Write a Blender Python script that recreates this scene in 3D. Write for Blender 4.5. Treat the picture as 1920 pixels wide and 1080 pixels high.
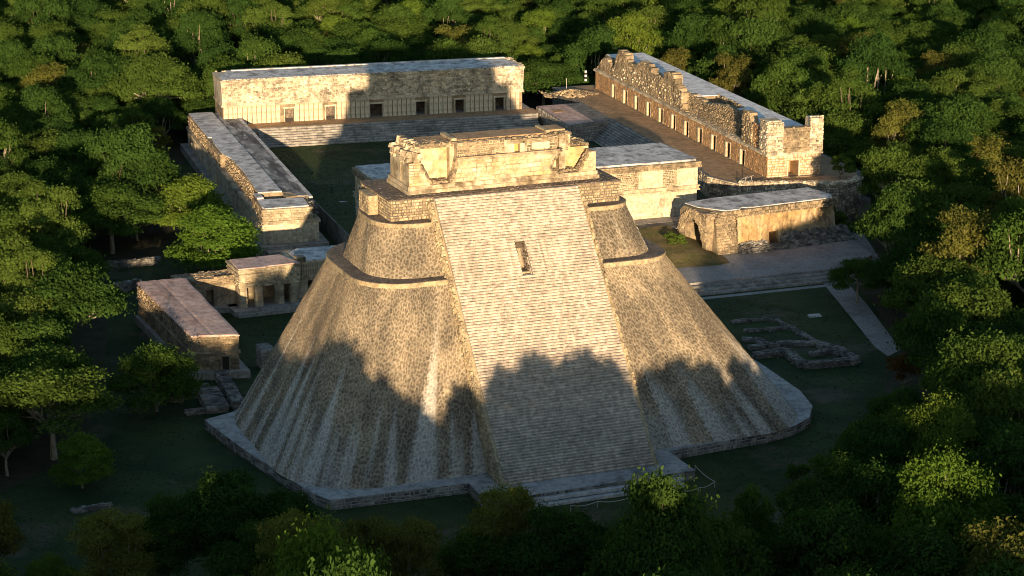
import bpy, bmesh, math, random
import numpy as np
from mathutils import Vector, Matrix, noise as mnoise

# ------------------------------------------------------------------ clear
for o in list(bpy.data.objects):
    bpy.data.objects.remove(o, do_unlink=True)
SC = bpy.context.scene
COL = SC.collection
R = math.radians

# ------------------------------------------------------------------ camera
CAM = np.array([-75.09, -214.92, 85.41]); YAW, PIT, FPX = .3036, .2711, 4206.6
cd = bpy.data.cameras.new('camera'); cam = bpy.data.objects.new('camera', cd); COL.objects.link(cam)
cd.sensor_width = 36.0; cd.lens = 36.0 * FPX / 1920.0; cd.clip_start = 1.0; cd.clip_end = 6000.0
cam.location = CAM.tolist(); cam.rotation_euler = (math.pi / 2 - PIT, 0, -YAW)
SC.camera = cam

# ------------------------------------------------------------------ world, sun, exposure
SUN_AZ, SUN_EL = R(12.7), R(6.4)          # light travels towards (sin az, cos az), sun stands behind the camera
w = bpy.data.worlds.new('World'); SC.world = w; w.use_nodes = True
wn = w.node_tree; wn.nodes.clear()
wo = wn.nodes.new('ShaderNodeOutputWorld'); wb = wn.nodes.new('ShaderNodeBackground'); ws = wn.nodes.new('ShaderNodeTexSky')
ws.sky_type = 'NISHITA'; ws.sun_disc = False; ws.sun_elevation = SUN_EL; ws.sun_rotation = math.pi + SUN_AZ
ws.air_density = 1.0; ws.dust_density = 0.3; ws.ozone_density = 1.6
wb.inputs['Strength'].default_value = 0.115
wn.links.new(ws.outputs[0], wb.inputs[0]); wn.links.new(wb.outputs[0], wo.inputs[0])
sd = bpy.data.lights.new('sun', 'SUN'); sun = bpy.data.objects.new('sun', sd); COL.objects.link(sun)
sd.energy = 5.0; sd.angle = R(0.5); sd.color = (1.0, 0.755, 0.475)
sdir = Vector((math.sin(SUN_AZ) * math.cos(SUN_EL), math.cos(SUN_AZ) * math.cos(SUN_EL), -math.sin(SUN_EL)))
sun.rotation_euler = sdir.to_track_quat('-Z', 'Y').to_euler(); sun.location = (-60, -220, 60)
SC.view_settings.view_transform = 'Standard'; SC.view_settings.look = 'None'
SC.view_settings.exposure = 1.0; SC.view_settings.gamma = 1.0
SC.render.engine = 'CYCLES'; SC.cycles.use_denoising = True
SC.cycles.max_bounces = 5; SC.cycles.diffuse_bounces = 3; SC.cycles.transparent_max_bounces = 4
SC.cycles.pixel_filter_type = 'BLACKMAN_HARRIS'; SC.cycles.filter_width = 1.0
SC.cycles.sample_clamp_indirect = 4.0

# ------------------------------------------------------------------ pixel -> place
_fw = np.array([math.sin(YAW) * math.cos(PIT), math.cos(YAW) * math.cos(PIT), -math.sin(PIT)])
_rt = np.array([math.cos(YAW), -math.sin(YAW), 0.0]); _up = np.cross(_rt, _fw)
def G(px, py, z=0.0):
    """photo pixel (1920 wide) -> the point of height z seen there"""
    d = _fw * FPX + _rt * (px - 960) + _up * (540 - py); t = (z - CAM[2]) / d[2]
    p = CAM + d * t; return float(p[0]), float(p[1])
def P2(x, y, z):
    d = np.array([x, y, z]) - CAM; k = d @ _fw
    return 960 + FPX * (d @ _rt) / k, 540 - FPX * (d @ _up) / k, k

# ------------------------------------------------------------------ materials
class NT:
    def __init__(s, name):
        s.m = bpy.data.materials.new(name); s.m.use_nodes = True; s.t = s.m.node_tree; s.t.nodes.clear()
        s.out = s.n('OutputMaterial')
    def n(s, typ, **kw):
        nd = s.t.nodes.new('ShaderNode' + typ)
        for k, v in kw.items(): setattr(nd, k, v)
        return nd
    def l(s, a, b): s.t.links.new(a, b)
    def noise(s, vec, scale, detail=4, rough=.6, dist=0.0):
        nd = s.n('TexNoise'); nd.inputs['Scale'].default_value = scale; nd.inputs['Detail'].default_value = detail
        nd.inputs['Roughness'].default_value = rough; nd.inputs['Distortion'].default_value = dist
        s.l(vec, nd.inputs['Vector']); return nd.outputs['Fac']
    def ramp(s, fac, a, b):
        nd = s.n('MapRange'); nd.inputs['From Min'].default_value = a; nd.inputs['From Max'].default_value = b
        nd.interpolation_type = 'SMOOTHSTEP'
        s.l(fac, nd.inputs['Value']); return nd.outputs['Result']
    def mix(s, fac, a, b, mode='MIX'):
        nd = s.n('Mix', data_type='RGBA', blend_type=mode)
        for sock, v in ((0, fac), (6, a), (7, b)):
            if hasattr(v, 'is_output'): s.l(v, nd.inputs[sock])
            elif sock == 0: nd.inputs[0].default_value = v
            else: nd.inputs[sock].default_value = (*v, 1)
        return nd.outputs[2]
    def math(s, op, a, b=None, c=None):
        nd = s.n('Math', operation=op)
        for i, v in enumerate((a, b, c)):
            if v is None: continue
            if hasattr(v, 'is_output'): s.l(v, nd.inputs[i])
            else: nd.inputs[i].default_value = v
        return nd.outputs[0]
    def mapped(s, vec, scale, loc=(0, 0, 0)):
        nd = s.n('Mapping'); nd.inputs['Scale'].default_value = scale; nd.inputs['Location'].default_value = loc
        s.l(vec, nd.inputs['Vector']); return nd.outputs[0]
    def fin(s, col, rough=.9, bump=None, bs=.5, bd=.1):
        b = s.n('BsdfPrincipled'); b.inputs['Roughness'].default_value = rough
        b.inputs['Specular IOR Level'].default_value = .25
        if hasattr(col, 'is_output'): s.l(col, b.inputs['Base Color'])
        else: b.inputs['Base Color'].default_value = (*col, 1)
        if bump is not None:
            bn = s.n('Bump'); bn.inputs['Strength'].default_value = bs; bn.inputs['Distance'].default_value = bd
            s.l(bump, bn.inputs['Height']); s.l(bn.outputs[0], b.inputs['Normal'])
        s.l(b.outputs[0], s.out.inputs[0]); return s.m

def stone_mat(name, c1, c2, stain, amt=.5, cut=.5, tint=.35, streak=(.5, .5, .12), uv=False, fine=2.2, wash=None, washcut=.6, bump=.5, rnd=0.0, vor=0.0, pos=False, ribs=False):
    """weathered limestone: two tones, dark lichen, optional pale washed streaks, per-stone tint"""
    t = NT(name); tc = t.n('TexCoord'); v = t.n('NewGeometry').outputs['Position'] if pos else tc.outputs['UV' if uv else 'Object']
    col = t.mix(t.ramp(t.noise(v, .35 if not uv else .25, 5, .65), .35, .65), c1, c2)
    big = t.noise(t.mapped(v, streak), 1.0, 6, .68, .3)
    f = t.math('MULTIPLY', t.ramp(big, cut - .1, cut + .13), amt)
    col = t.mix(f, col, stain)
    if wash:
        if ribs:       # pale rain-washed ribs: narrow along the wall, long up it, mostly on the lower slope
            wv = t.noise(t.mapped(v, (.42, .022, 1), (3.7, 4.1, 2.2)), 1.0, 3, .5, .15)
            sx_ = t.n('SeparateXYZ'); t.l(v, sx_.inputs[0])
            hm = t.math('SUBTRACT', 1.0, t.ramp(t.math('ADD', sx_.outputs[1], t.math('MULTIPLY', t.noise(t.mapped(v, (.3, .05, 1)), 1.0, 3, .5), 14.0)), 9.0, 25.0))
            wv = t.math('ADD', wv, t.math('MULTIPLY', t.math('SUBTRACT', hm, .6), .22))
        else: wv = t.noise(t.mapped(v, (streak[0] * 1.25, streak[1] * (1.25 if not uv else .5), streak[2] * .6), (13.7, 4.1, 2.2)), 1.0, 4, .55, .2)
        col = t.mix(t.math('MULTIPLY', t.ramp(wv, washcut - .05, washcut + .12), .75), col, wash)
    sp = t.ramp(t.noise(v, fine, 5, .75), .32, .62)
    col = t.mix(.55, col, t.mix(sp, (.38, .36, .34), (1.25, 1.22, 1.18)), 'MULTIPLY')
    at = t.n('Attribute', attribute_name='tint')
    k = t.math('MULTIPLY_ADD', at.outputs['Fac'], tint, 1.0)
    if rnd:
        oi = t.n('ObjectInfo'); k = t.math('MULTIPLY', k, t.math('MULTIPLY_ADD', oi.outputs['Random'], rnd, 1 - rnd / 2))
    cc = t.n('CombineColor'); [t.l(k, cc.inputs[i]) for i in range(3)]
    col = t.mix(1.0, col, cc.outputs[0], 'MULTIPLY')
    h = t.noise(v, fine * 1.6, 5, .7)
    if vor:
        vo = t.n('TexVoronoi', feature='DISTANCE_TO_EDGE'); vo.inputs['Scale'].default_value = vor; t.l(v, vo.inputs['Vector'])
        e = t.ramp(vo.outputs[0], 0.0, .12)
        col = t.mix(t.math('MULTIPLY', t.math('SUBTRACT', 1.0, e), .55), col, (.07, .06, .05))
        h = t.math('ADD', h, e)
    return t.fin(col, .92, h, bump, .12)

CREAM, OCHRE, GREY, LICHEN = (.50, .42, .31), (.42, .31, .185), (.36, .33, .29), (.085, .075, .062)
M = {}
M['pyr_stone'] = stone_mat('pyramid_stone', (.262, .204, .132), (.195, .153, .102), (.066, .056, .044), .75, .49, .20, (.20, .10, 1), True, 3.6, (.46, .425, .37), .53, ribs=True)
M['pyr_mortar'] = stone_mat('pyramid_mortar', (.40, .325, .225), (.325, .265, .186), (.13, .11, .085), .75, .49, .2, (.20, .10, 1), True, 3.6, (.56, .53, .475), .53, ribs=True)
M['ledge'] = stone_mat('ledge_rubble', (.23, .18, .135), (.165, .132, .105), (.07, .06, .055), .6, .5, .3, (.4, .4, .4), fine=2.0, vor=1.6)
M['mould'] = stone_mat('moulding_stone', (.45, .36, .23), (.35, .27, .165), LICHEN, .6, .55, .3, (.5, .5, .3))
M['pyr_block'] = stone_mat('top_block_stone', (.43, .34, .215), (.34, .26, .16), (.13, .10, .07), .6, .54, .35, (.5, .5, .4))
M['opening'] = stone_mat('opening_shade_rubble', (.12, .09, .062), (.085, .065, .045), (.04, .033, .027), .6, .5, .3, (.5, .5, .5))  # dark tone puts the slot's inner shade into the rubble colour
M['stair'] = stone_mat('stair_stone', (.50, .42, .345), (.44, .37, .30), (.29, .24, .19), .4, .56, .16, (.3, .3, .3), fine=1.8, rnd=.10, pos=True)
M['podium'] = stone_mat('podium_plaster', (.40, .39, .37), (.33, .32, .31), (.07, .068, .066), .85, .60, .2, (.22, .22, .22), fine=.9)
M['wall'] = stone_mat('cut_limestone', (.50, .42, .29), (.40, .315, .20), (.12, .10, .08), .7, .52, .35, (.35, .35, .22))
M['wall_w'] = stone_mat('carved_limestone', (.58, .49, .36), (.47, .39, .275), (.15, .125, .10), .8, .54, .5, (.45, .45, .35), fine=2.2)
M['white_wall'] = stone_mat('pale_limestone', (.60, .51, .37), (.50, .41, .28), (.20, .15, .09), .6, .58, .2, (.5, .5, .16))
M['red_wall'] = stone_mat('reddish_wall', (.44, .27, .135), (.36, .215, .11), (.16, .11, .07), .5, .55, .25, (.5, .5, .2))
M['rubble'] = stone_mat('rubble_core', (.36, .275, .17), (.26, .20, .13), (.085, .07, .052), .7, .52, .40, (.6, .6, .6), fine=2.4)
M['rubble_grey'] = stone_mat('grey_rubble', (.25, .235, .21), (.19, .18, .16), (.07, .066, .06), .7, .5, .55, (.6, .6, .6), fine=2.4)
M['roof'] = stone_mat('lime_plaster_roof', (.62, .60, .58), (.53, .51, .50), (.17, .16, .155), .85, .53, .1, (.55, .38, .5), fine=1.1, bump=.4)
M['roof_dark'] = stone_mat('blackened_roof', (.30, .29, .285), (.22, .21, .205), (.05, .048, .047), .85, .49, .1, (.16, .5, .3), fine=.8, wash=(.50, .49, .48), washcut=.54)
M['roof_white'] = stone_mat('white_plaster_roof', (.74, .73, .72), (.66, .65, .65), (.34, .33, .32), .6, .57, .1, (.3, .14, .3), fine=.8, bump=.25)
M['roof_pink'] = stone_mat('pinkish_roof', (.58, .42, .36), (.50, .34, .285), (.26, .15, .115), .6, .54, .1, (.5, .18, .3), fine=.9, bump=.3)
M['temple'] = stone_mat('temple_plaster', (.50, .42, .30), (.40, .31, .20), (.15, .11, .065), .85, .53, .45, (.5, .5, .5), fine=1.7)
M['temple_in'] = stone_mat('temple_inner_wall', (.60, .51, .37), (.52, .36, .17), (.28, .19, .09), .7, .54, .2, (.6, .6, .7), fine=1.1)
M['step_grey'] = stone_mat('terrace_steps', (.36, .33, .29), (.29, .265, .235), (.13, .12, .105), .6, .54, .22, (.5, .5, .5), pos=True)
M['floor_brown'] = stone_mat('terrace_earth', (.42, .265, .145), (.34, .22, .12), (.17, .13, .07), .6, .56, .1, (.12, .12, .12), fine=1.1, bump=.4)
M['gravel'] = stone_mat('gravel_path', (.33, .31, .29), (.27, .25, .235), (.14, .13, .11), .6, .58, .1, (.2, .2, .2), fine=2.5, bump=.2)
M['concrete'] = stone_mat('concrete', (.50, .49, .47), (.43, .42, .40), (.2, .19, .18), .5, .6, .1, (.4, .4, .4), fine=2)
def flat_mat(name, c, r=.8): return NT(name).fin(c, r)
M['dark'] = flat_mat('door_shade_and_bands', (.025, .02, .016))  # near-black for the painted door shade and the post bands
M['wood'] = flat_mat('grey_timber', (.36, .33, .29)); M['rope'] = flat_mat('pale_rope', (.45, .42, .36)); M['bronze'] = flat_mat('orange_plaster', (.62, .33, .10))

def grass_mat():
    t = NT('grass_ground'); tc = t.n('TexCoord'); v = tc.outputs['Object']
    c = t.mix(t.ramp(t.noise(v, .11, 6, .65), .36, .66), (.013, .035, .008), (.038, .060, .016))
    c = t.mix(t.math('MULTIPLY', t.ramp(t.noise(t.mapped(v, (1, 1, 1), (31, 7, 0)), .06, 7, .72), .50, .64), .85), c, (.10, .082, .056))
    c = t.mix(.6, c, t.mix(t.noise(v, 3.5, 4, .8), (.45, .45, .4), (1.4, 1.4, 1.3)), 'MULTIPLY')
    return t.fin(c, .95, t.noise(v, 5.0, 4, .8), .8, .1)
M['grass'] = grass_mat()
def forest_floor():
    t = NT('forest_floor'); v = t.n('TexCoord').outputs['Object']
    c = t.mix(t.ramp(t.noise(v, .5, 6, .7), .35, .65), (.030, .034, .015), (.060, .050, .028))
    return t.fin(c, .95, t.noise(v, 3.0, 4, .8), .8, .2)

def leaf_mat(name, a, b, trans=.30):
    t = NT(name); oi = t.n('ObjectInfo'); at = t.n('Attribute', attribute_name='tint')
    c = t.mix(oi.outputs['Random'], a, b)
    k = t.math('MULTIPLY_ADD', at.outputs['Fac'], .45, 1.0)
    cc = t.n('CombineColor'); [t.l(k, cc.inputs[i]) for i in range(3)]
    c = t.mix(1.0, c, cc.outputs[0], 'MULTIPLY')
    d = t.n('BsdfDiffuse'); tr = t.n('BsdfTranslucent'); mx = t.n('MixShader'); mx.inputs[0].default_value = trans
    t.l(c, d.inputs[0]); t.l(t.mix(1.0, c, (1.1, 1.25, .6), 'MULTIPLY'), tr.inputs[0])
    t.l(d.outputs[0], mx.inputs[1]); t.l(tr.outputs[0], mx.inputs[2]); t.l(mx.outputs[0], t.out.inputs[0])
    return t.m
M['leaf_dark'] = leaf_mat('leaf_dark_green', (.028, .062, .014), (.050, .090, .018))
M['leaf_mid'] = leaf_mat('leaf_mid_green', (.044, .086, .016), (.088, .126, .024))
M['leaf_bright'] = leaf_mat('leaf_bright_green', (0.076, 0.139, 0.019), (0.107, 0.149, 0.022))
M['leaf_olive'] = leaf_mat('leaf_olive', (0.094, 0.090, 0.022), (0.113, 0.118, 0.025))
M['leaf_rust'] = leaf_mat('leaf_rust', (0.131, 0.057, 0.018), (0.139, 0.082, 0.025))
def bark_mat(name, a, b):
    t = NT(name); v = t.n('TexCoord').outputs['Object']
    c = t.mix(t.ramp(t.noise(t.mapped(v, (3, 3, .6)), 1.0, 4, .7), .4, .6), a, b)
    return t.fin(c, .9, t.noise(v, 6.0, 4, .7), .5, .05)
M['bark'] = bark_mat('pale_bark', (.34, .29, .21), (.19, .155, .11)); M['bark_dark'] = bark_mat('dark_bark', (.16, .125, .085), (.09, .07, .05))

# ------------------------------------------------------------------ mesh builder
class MB:
    def __init__(s): s.v = []; s.f = []; s.t = []; s.uv = []
    def add(s, vs, fs, tint=0.0, uvs=None):
        b = len(s.v); s.v += vs; s.f += [tuple(i + b for i in f) for f in fs]; s.t += [tint] * len(vs)
        s.uv += uvs if uvs else [(0, 0)] * len(vs)
    def box(s, x0, x1, y0, y1, z0, z1, tint=0.0, top=None):
        tx0, tx1, ty0, ty1 = top if top else (x0, x1, y0, y1)
        s.add([(x0, y0, z0), (x1, y0, z0), (x1, y1, z0), (x0, y1, z0), (tx0, ty0, z1), (tx1, ty0, z1), (tx1, ty1, z1), (tx0, ty1, z1)],
              [(3, 2, 1, 0), (4, 5, 6, 7), (0, 1, 5, 4), (1, 2, 6, 5), (2, 3, 7, 6), (3, 0, 4, 7)], tint)
    def stepbox(s, x0, x1, y0, y1, z1, ch, tint=0.0):
        q = [(y0 + ch, 0.0), (y1, 0.0), (y1, z1), (y0 + ch * .9, z1), (y0 + ch * .1, z1 * .64), (y0, z1 * .54), (y0 + ch * .9, z1 * .44)]; n = 7
        s.add([(x0, y, z) for y, z in q] + [(x1, y, z) for y, z in q], [tuple(range(n - 1, -1, -1)), tuple(range(n, 2 * n))] + [(i, (i + 1) % n, (i + 1) % n + n, i + n) for i in range(n)], tint)
    def prism(s, poly, z0, z1, top=None, tint=0.0):
        n = len(poly); top = top or poly
        s.add([(x, y, z0) for x, y in poly] + [(x, y, z1) for x, y in top],
              [tuple(range(n - 1, -1, -1)), tuple(range(n, 2 * n))] + [(i, (i + 1) % n, n + (i + 1) % n, n + i) for i in range(n)], tint)
    def extr_y(s, poly, y0, y1, tint=0.0):
        """polygon in (x,z), counter-clockwise seen from -y, extruded from y0 to y1"""
        n = len(poly)
        s.add([(x, y0, z) for x, z in poly] + [(x, y1, z) for x, z in poly],
              [tuple(range(n)), tuple(range(2 * n - 1, n - 1, -1))] + [(i + n, (i + 1) % n + n, (i + 1) % n, i) for i in range(n)], tint)
    def extr_x(s, poly, x0, x1, tint=0.0):
        n = len(poly)
        s.add([(x0, y, z) for y, z in poly] + [(x1, y, z) for y, z in poly],
              [tuple(range(n - 1, -1, -1)), tuple(range(n, 2 * n))] + [(i, (i + 1) % n, (i + 1) % n + n, i + n) for i in range(n)], tint)
    def rock(s, c, r, rnd, flat=.7, tint=None):
        k = [(-1, -1, -1), (1, -1, -1), (1, 1, -1), (-1, 1, -1), (-1, -1, 1), (1, -1, 1), (1, 1, 1), (-1, 1, 1)]
        a = rnd.uniform(0, 6.3); ca, sa = math.cos(a), math.sin(a); vs = []
        for x, y, z in k:
            q = .55 if z > 0 else .8
            x = x * r * q * rnd.uniform(.75, 1.2); y = y * r * q * rnd.uniform(.75, 1.2); z = z * r * flat * rnd.uniform(.6, 1.0) * .7
            vs.append((c[0] + x * ca - y * sa, c[1] + x * sa + y * ca, c[2] + z))
        s.add(vs, [(3, 2, 1, 0), (4, 5, 6, 7), (0, 1, 5, 4), (1, 2, 6, 5), (2, 3, 7, 6), (3, 0, 4, 7)], rnd.uniform(-1, 1) if tint is None else tint)
    def tube(s, pts, rads, n=6, tint=0.0):
        b = []; up = Vector((0, 0, 1))
        for i, p in enumerate(pts):
            p = Vector(p); d = (Vector(pts[min(i + 1, len(pts) - 1)]) - Vector(pts[max(i - 1, 0)])).normalized()
            a = d.cross(up if abs(d.z) < .95 else Vector((1, 0, 0))).normalized(); c = d.cross(a)
            b += [tuple(p + (a * math.cos(6.2832 * k / n) + c * math.sin(6.2832 * k / n)) * rads[i]) for k in range(n)]
        fs = [(i * n + k, i * n + (k + 1) % n, (i + 1) * n + (k + 1) % n, (i + 1) * n + k) for i in range(len(pts) - 1) for k in range(n)]
        fs.append(tuple(range(n))[::-1]); fs.append(tuple(range((len(pts) - 1) * n, len(pts) * n)))
        s.add(b, fs, tint)
    def mesh(s, name, mat, smooth=False, uv=False):
        me = bpy.data.meshes.new(name); me.from_pydata(s.v, [], s.f)
        a = me.attributes.new('tint', 'FLOAT', 'POINT'); a.data.foreach_set('value', s.t)
        if uv:
            l = me.uv_layers.new(name='UVMap'); idx = np.empty(len(me.loops), np.int32); me.loops.foreach_get('vertex_index', idx)
            l.data.foreach_set('uv', np.array(s.uv, np.float32)[idx].ravel())
        me.materials.append(mat)
        if smooth: me.polygons.foreach_set('use_smooth', [True] * len(me.polygons))
        return me
    def build(s, name, mat, parent=None, **k):
        o = bpy.data.objects.new(name, s.mesh(name, mat, **k)); COL.objects.link(o)
        if parent is not None: o.parent = parent
        return o

def thing(name, label, cat, loc=(0, 0, 0), rz=0.0, group=None):
    o = bpy.data.objects.new(name, None); COL.objects.link(o); o.empty_display_size = .5
    o.location = loc; o.rotation_euler = (0, 0, rz); o['label'] = label; o['category'] = cat
    if group: o['group'] = group
    return o
def struct(name, mb, mat, label=None, loc=(0, 0, 0), rz=0.0, **k):
    o = mb.build(name, mat, None, **k); o.location = loc; o.rotation_euler = (0, 0, rz); o['kind'] = 'structure'
    if label: o['label'] = label
    return o
def stuff(o): o['kind'] = 'stuff'; return o

def blocks(mb, p0, p1, z0, z1, course=.4, blen=.7, proud=.07, flare=(0, 0), holes=(), drop=0.0, top=None, seed=0, jit=.25, bury=.12):
    """courses of single blocks on the vertical plane p0 -> p1 (outside on the right hand of the walking direction)"""
    rnd = random.Random(seed); L = math.hypot(p1[0] - p0[0], p1[1] - p0[1])
    tx, ty = (p1[0] - p0[0]) / L, (p1[1] - p0[1]) / L; nx, ny = ty, -tx
    z = z0
    while z < z1 - .04:
        h = min(course * rnd.uniform(1 - jit, 1 + jit), z1 - z)
        if z1 - z - h < course * .4: h = z1 - z
        s = 0.0
        while s < L - .02:
            l = min(blen * rnd.uniform(.55, 1.5), L - s)
            if L - s - l < blen * .35: l = L - s
            cs, cz = s + l / 2, z + h / 2
            ok = rnd.random() >= drop and not any(a < cs < b and c < cz < d for a, b, c, d in holes)
            if top is not None and cz > top(cs): ok = False
            if ok:
                g = .018 + rnd.random() * .02; pr = proud * rnd.uniform(.25, 1.3)
                f0 = flare[0] + (flare[1] - flare[0]) * (z - z0) / max(z1 - z0, .01); f1 = flare[0] + (flare[1] - flare[0]) * (z + h - z0) / max(z1 - z0, .01)
                a, b = s + g, s + l - g; c, d = z + g, z + h - g; j = lambda q: rnd.uniform(-q, q)
                def P(ss, zz, o): return (p0[0] + tx * ss + nx * o, p0[1] + ty * ss + ny * o, zz)
                e = min(l, h) * .08
                vs = [P(a, c, f0 - bury), P(b, c, f0 - bury), P(b, d, f1 - bury), P(a, d, f1 - bury),
                      P(a + e + j(e), c + e, f0 + pr + j(.02)), P(b - e + j(e), c + e, f0 + pr + j(.02)), P(b - e + j(e), d - e, f1 + pr + j(.02)), P(a + e + j(e), d - e, f1 + pr + j(.02))]
                mb.add(vs, [(4, 5, 6, 7), (0, 1, 5, 4), (1, 2, 6, 5), (2, 3, 7, 6), (3, 0, 4, 7)], rnd.uniform(-1, 1))
            s += l
        z += h

def carved(mb, p0, p1, z0, z1, flare, seed, cell=.55, proud=.18, fill=.75):
    """mosaic of carved frieze stones: lattice crosses, fret blocks and mask pieces of uneven depth"""
    rnd = random.Random(seed); L = math.hypot(p1[0] - p0[0], p1[1] - p0[1])
    tx, ty = (p1[0] - p0[0]) / L, (p1[1] - p0[1]) / L; nx, ny = ty, -tx
    n = int(L / cell); m = max(2, int((z1 - z0) / cell))
    for i in range(n):
        for k in range(m):
            if rnd.random() > fill: continue
            s = (i + .5) * L / n; z = z0 + (k + .5) * (z1 - z0) / m
            o = flare[0] + (flare[1] - flare[0]) * (z - z0) / (z1 - z0); a = cell * rnd.uniform(.25, .48); b = cell * rnd.uniform(.2, .46); pr = proud * rnd.uniform(.3, 1.4)
            if rnd.random() < .3: q = [(-a, 0), (0, -b), (a, 0), (0, b)]
            else: q = [(-a, -b), (a, -b), (a, b), (-a, b)]
            P = lambda u, v, w: (p0[0] + tx * (s + u) + nx * w, p0[1] + ty * (s + u) + ny * w, z + v)
            mb.add([P(u, v, o - .1) for u, v in q] + [P(u * .8, v * .8, o + pr) for u, v in q], [(4, 5, 6, 7), (0, 1, 5, 4), (1, 2, 6, 5), (2, 3, 7, 6), (3, 0, 4, 7)], rnd.uniform(-1, 1))

def rubble_on(mb, poly_fn, n, r, seed, flat=.7):
    rnd = random.Random(seed)
    for _ in range(n):
        mb.rock(poly_fn(rnd), r * rnd.uniform(.5, 1.5), rnd, flat)

# ================================================================== THE SETTING
gm = MB(); NG = 60
for i in range(NG + 1):
    for k in range(NG + 1): gm.v.append(((i / NG - .5) * 6000, (k / NG - .5) * 6000 + 900, 0.0)); gm.t.append(0); gm.uv.append((0, 0))
gm.f = [(i * (NG + 1) + k, (i + 1) * (NG + 1) + k, (i + 1) * (NG + 1) + k + 1, i * (NG + 1) + k + 1) for i in range(NG) for k in range(NG)]
struct('ground', gm, forest_floor(), 'dark forest ground around the ruins')

CLEAR_PX = [(-120, 1075), (250, 1090), (1470, 1090), (1500, 1000), (1610, 800), (1690, 680), (1640, 570), (1590, 520), (1640, 455), (1610, 380)]
CLEAR = [G(*p) for p in CLEAR_PX] + [(85, 100), (86, 196), (48, 196), (-10, 188), (-16, 170), (-21, 140), (-24, 112)] + [G(*p) for p in [(300, 490), (195, 505), (200, 640), (185, 745), (150, 850), (-120, 985)]]
m = MB(); m.add([(x, y, .006) for x, y in CLEAR], [tuple(range(len(CLEAR)))])
struct('lawn', m, M['grass'], 'mown grass round the pyramid')

COURT = 3.2
m = MB(); m.prism([(-1.2, 97), (-1.4, 172), (84, 172), (84, 101), (58, 101), (56, 92.5), (2, 91)][::-1], -.2, COURT - .01)
struct('court_platform', m, M['rubble_grey'], 'low stone platform under the courtyard')
m = MB(); m.add([(-1.0, 97.5, COURT), (52, 99.5, COURT), (61, 105, COURT), (61, 171.9, COURT), (-1.2, 171.9, COURT)], [(0, 1, 2, 3, 4)])
struct('court_lawn', m, M['grass'], 'dark green grass of the courtyard')

def step_run(parent, n, rise, run, x0, x1, y_top, z_top, mat, seed, blk=.8, sign=-1, depth=.6, variants=3):
    """n single steps descending from (y_top, z_top) towards -y, each an object of its own"""
    rnd = random.Random(seed); meshes = []
    for k in range(variants):
        b = MB(); s = x0
        while s < x1 - .02:
            l = min(blk * rnd.uniform(.6, 1.5), x1 - s)
            if x1 - s - l < .3: l = x1 - s
            f, t = rnd.uniform(-.03, .03), rnd.uniform(-.025, .02)
            b.stepbox(s + .006, s + l - .006, f, depth, rise + t, .13, rnd.uniform(-1, 1)); s += l
        meshes.append(b.mesh('step', mat))
    for i in range(n):
        o = bpy.data.objects.new('step', meshes[i % variants]); COL.objects.link(o); o.parent = parent
        o.location = (0, y_top - (i + 1) * run, z_top - (i + 1) * rise - rise * .02)

# ---- west terrace with broad steps
WT = bpy.data.objects.new('terrace_west', None)
m = MB(); m.box(0, 56, 0, 17, -3.5, 2.8)
wt = struct('terrace_west', m, M['step_grey'], 'broad stone terrace under the far long building', (-5.2, 172.3, COURT), -.0283)
bpy.data.objects.remove(WT)
step_run(wt, 8, .35, .5, 4, 55.5, 0, 2.8, M['step_grey'], 11, 1.0)
m = MB(); m.box(-.2, 56.4, .15, 5.0, 2.8, 2.806); m.build('paving', M['floor_brown'], wt)

# ---- north terrace
NTZ = 6.57
npoly = [(60.6, 192), (84.5, 192), (84.5, 106), (82, 101), (77.8, 98.4), (66.3, 101.8), (62.4, 103.2), (59.5, 110), (60.6, 118)][::-1]
m = MB(); m.prism(npoly, 0, NTZ)
nt = struct('terrace_north', m, M['rubble_grey'], 'raised earth terrace under the ruined long building on the right')
ins = [(61.0, 191.5), (84.0, 191.5), (84.0, 106.5), (81.6, 101.7), (77.6, 99.2), (66.6, 102.5), (62.8, 103.8), (60.1, 110), (61.0, 118)][::-1]
m = MB(); m.add([(x, y, NTZ + .006) for x, y in ins], [tuple(range(len(ins)))]); m.build('earth_floor', M['floor_brown'], nt)
m = MB()
for a, b, sd_ in ((npoly[3], npoly[4], 5), (npoly[4], npoly[5], 6), (npoly[5], npoly[6], 7), (npoly[2], npoly[3], 8), (npoly[1], npoly[2], 8), (npoly[0], npoly[1], 8)):
    blocks(m, a, b, 1.2, NTZ, .42, .55, .14, seed=sd_, jit=.4)
rnd = random.Random(88)
for a, b, n_ in ((npoly[6], npoly[5], 0), (npoly[2], npoly[3], 260), (npoly[3], npoly[4], 420), (npoly[4], npoly[5], 150)):
    for _ in range(n_):
        t = rnd.random(); m.rock((a[0] + (b[0] - a[0]) * t + rnd.uniform(-.2, .5), a[1] + (b[1] - a[1]) * t + rnd.uniform(-.2, .9), NTZ + rnd.uniform(-.1, .35)), .3, rnd, .8)
stuff(m.build('retaining_stones', M['wall_w'], nt))
nst = bpy.data.objects.new('terrace_stair', None); COL.objects.link(nst); nst['kind'] = 'structure'; nst['label'] = 'wide stone stair up to the raised terrace on the right'
nst.location = (60.6, 162, NTZ); nst.rotation_euler = (0, 0, -math.pi / 2)
step_run(nst, 11, .3, .40, 0.0, 34.0, 0, 0, M['step_grey'], 12, 1.1)
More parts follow.
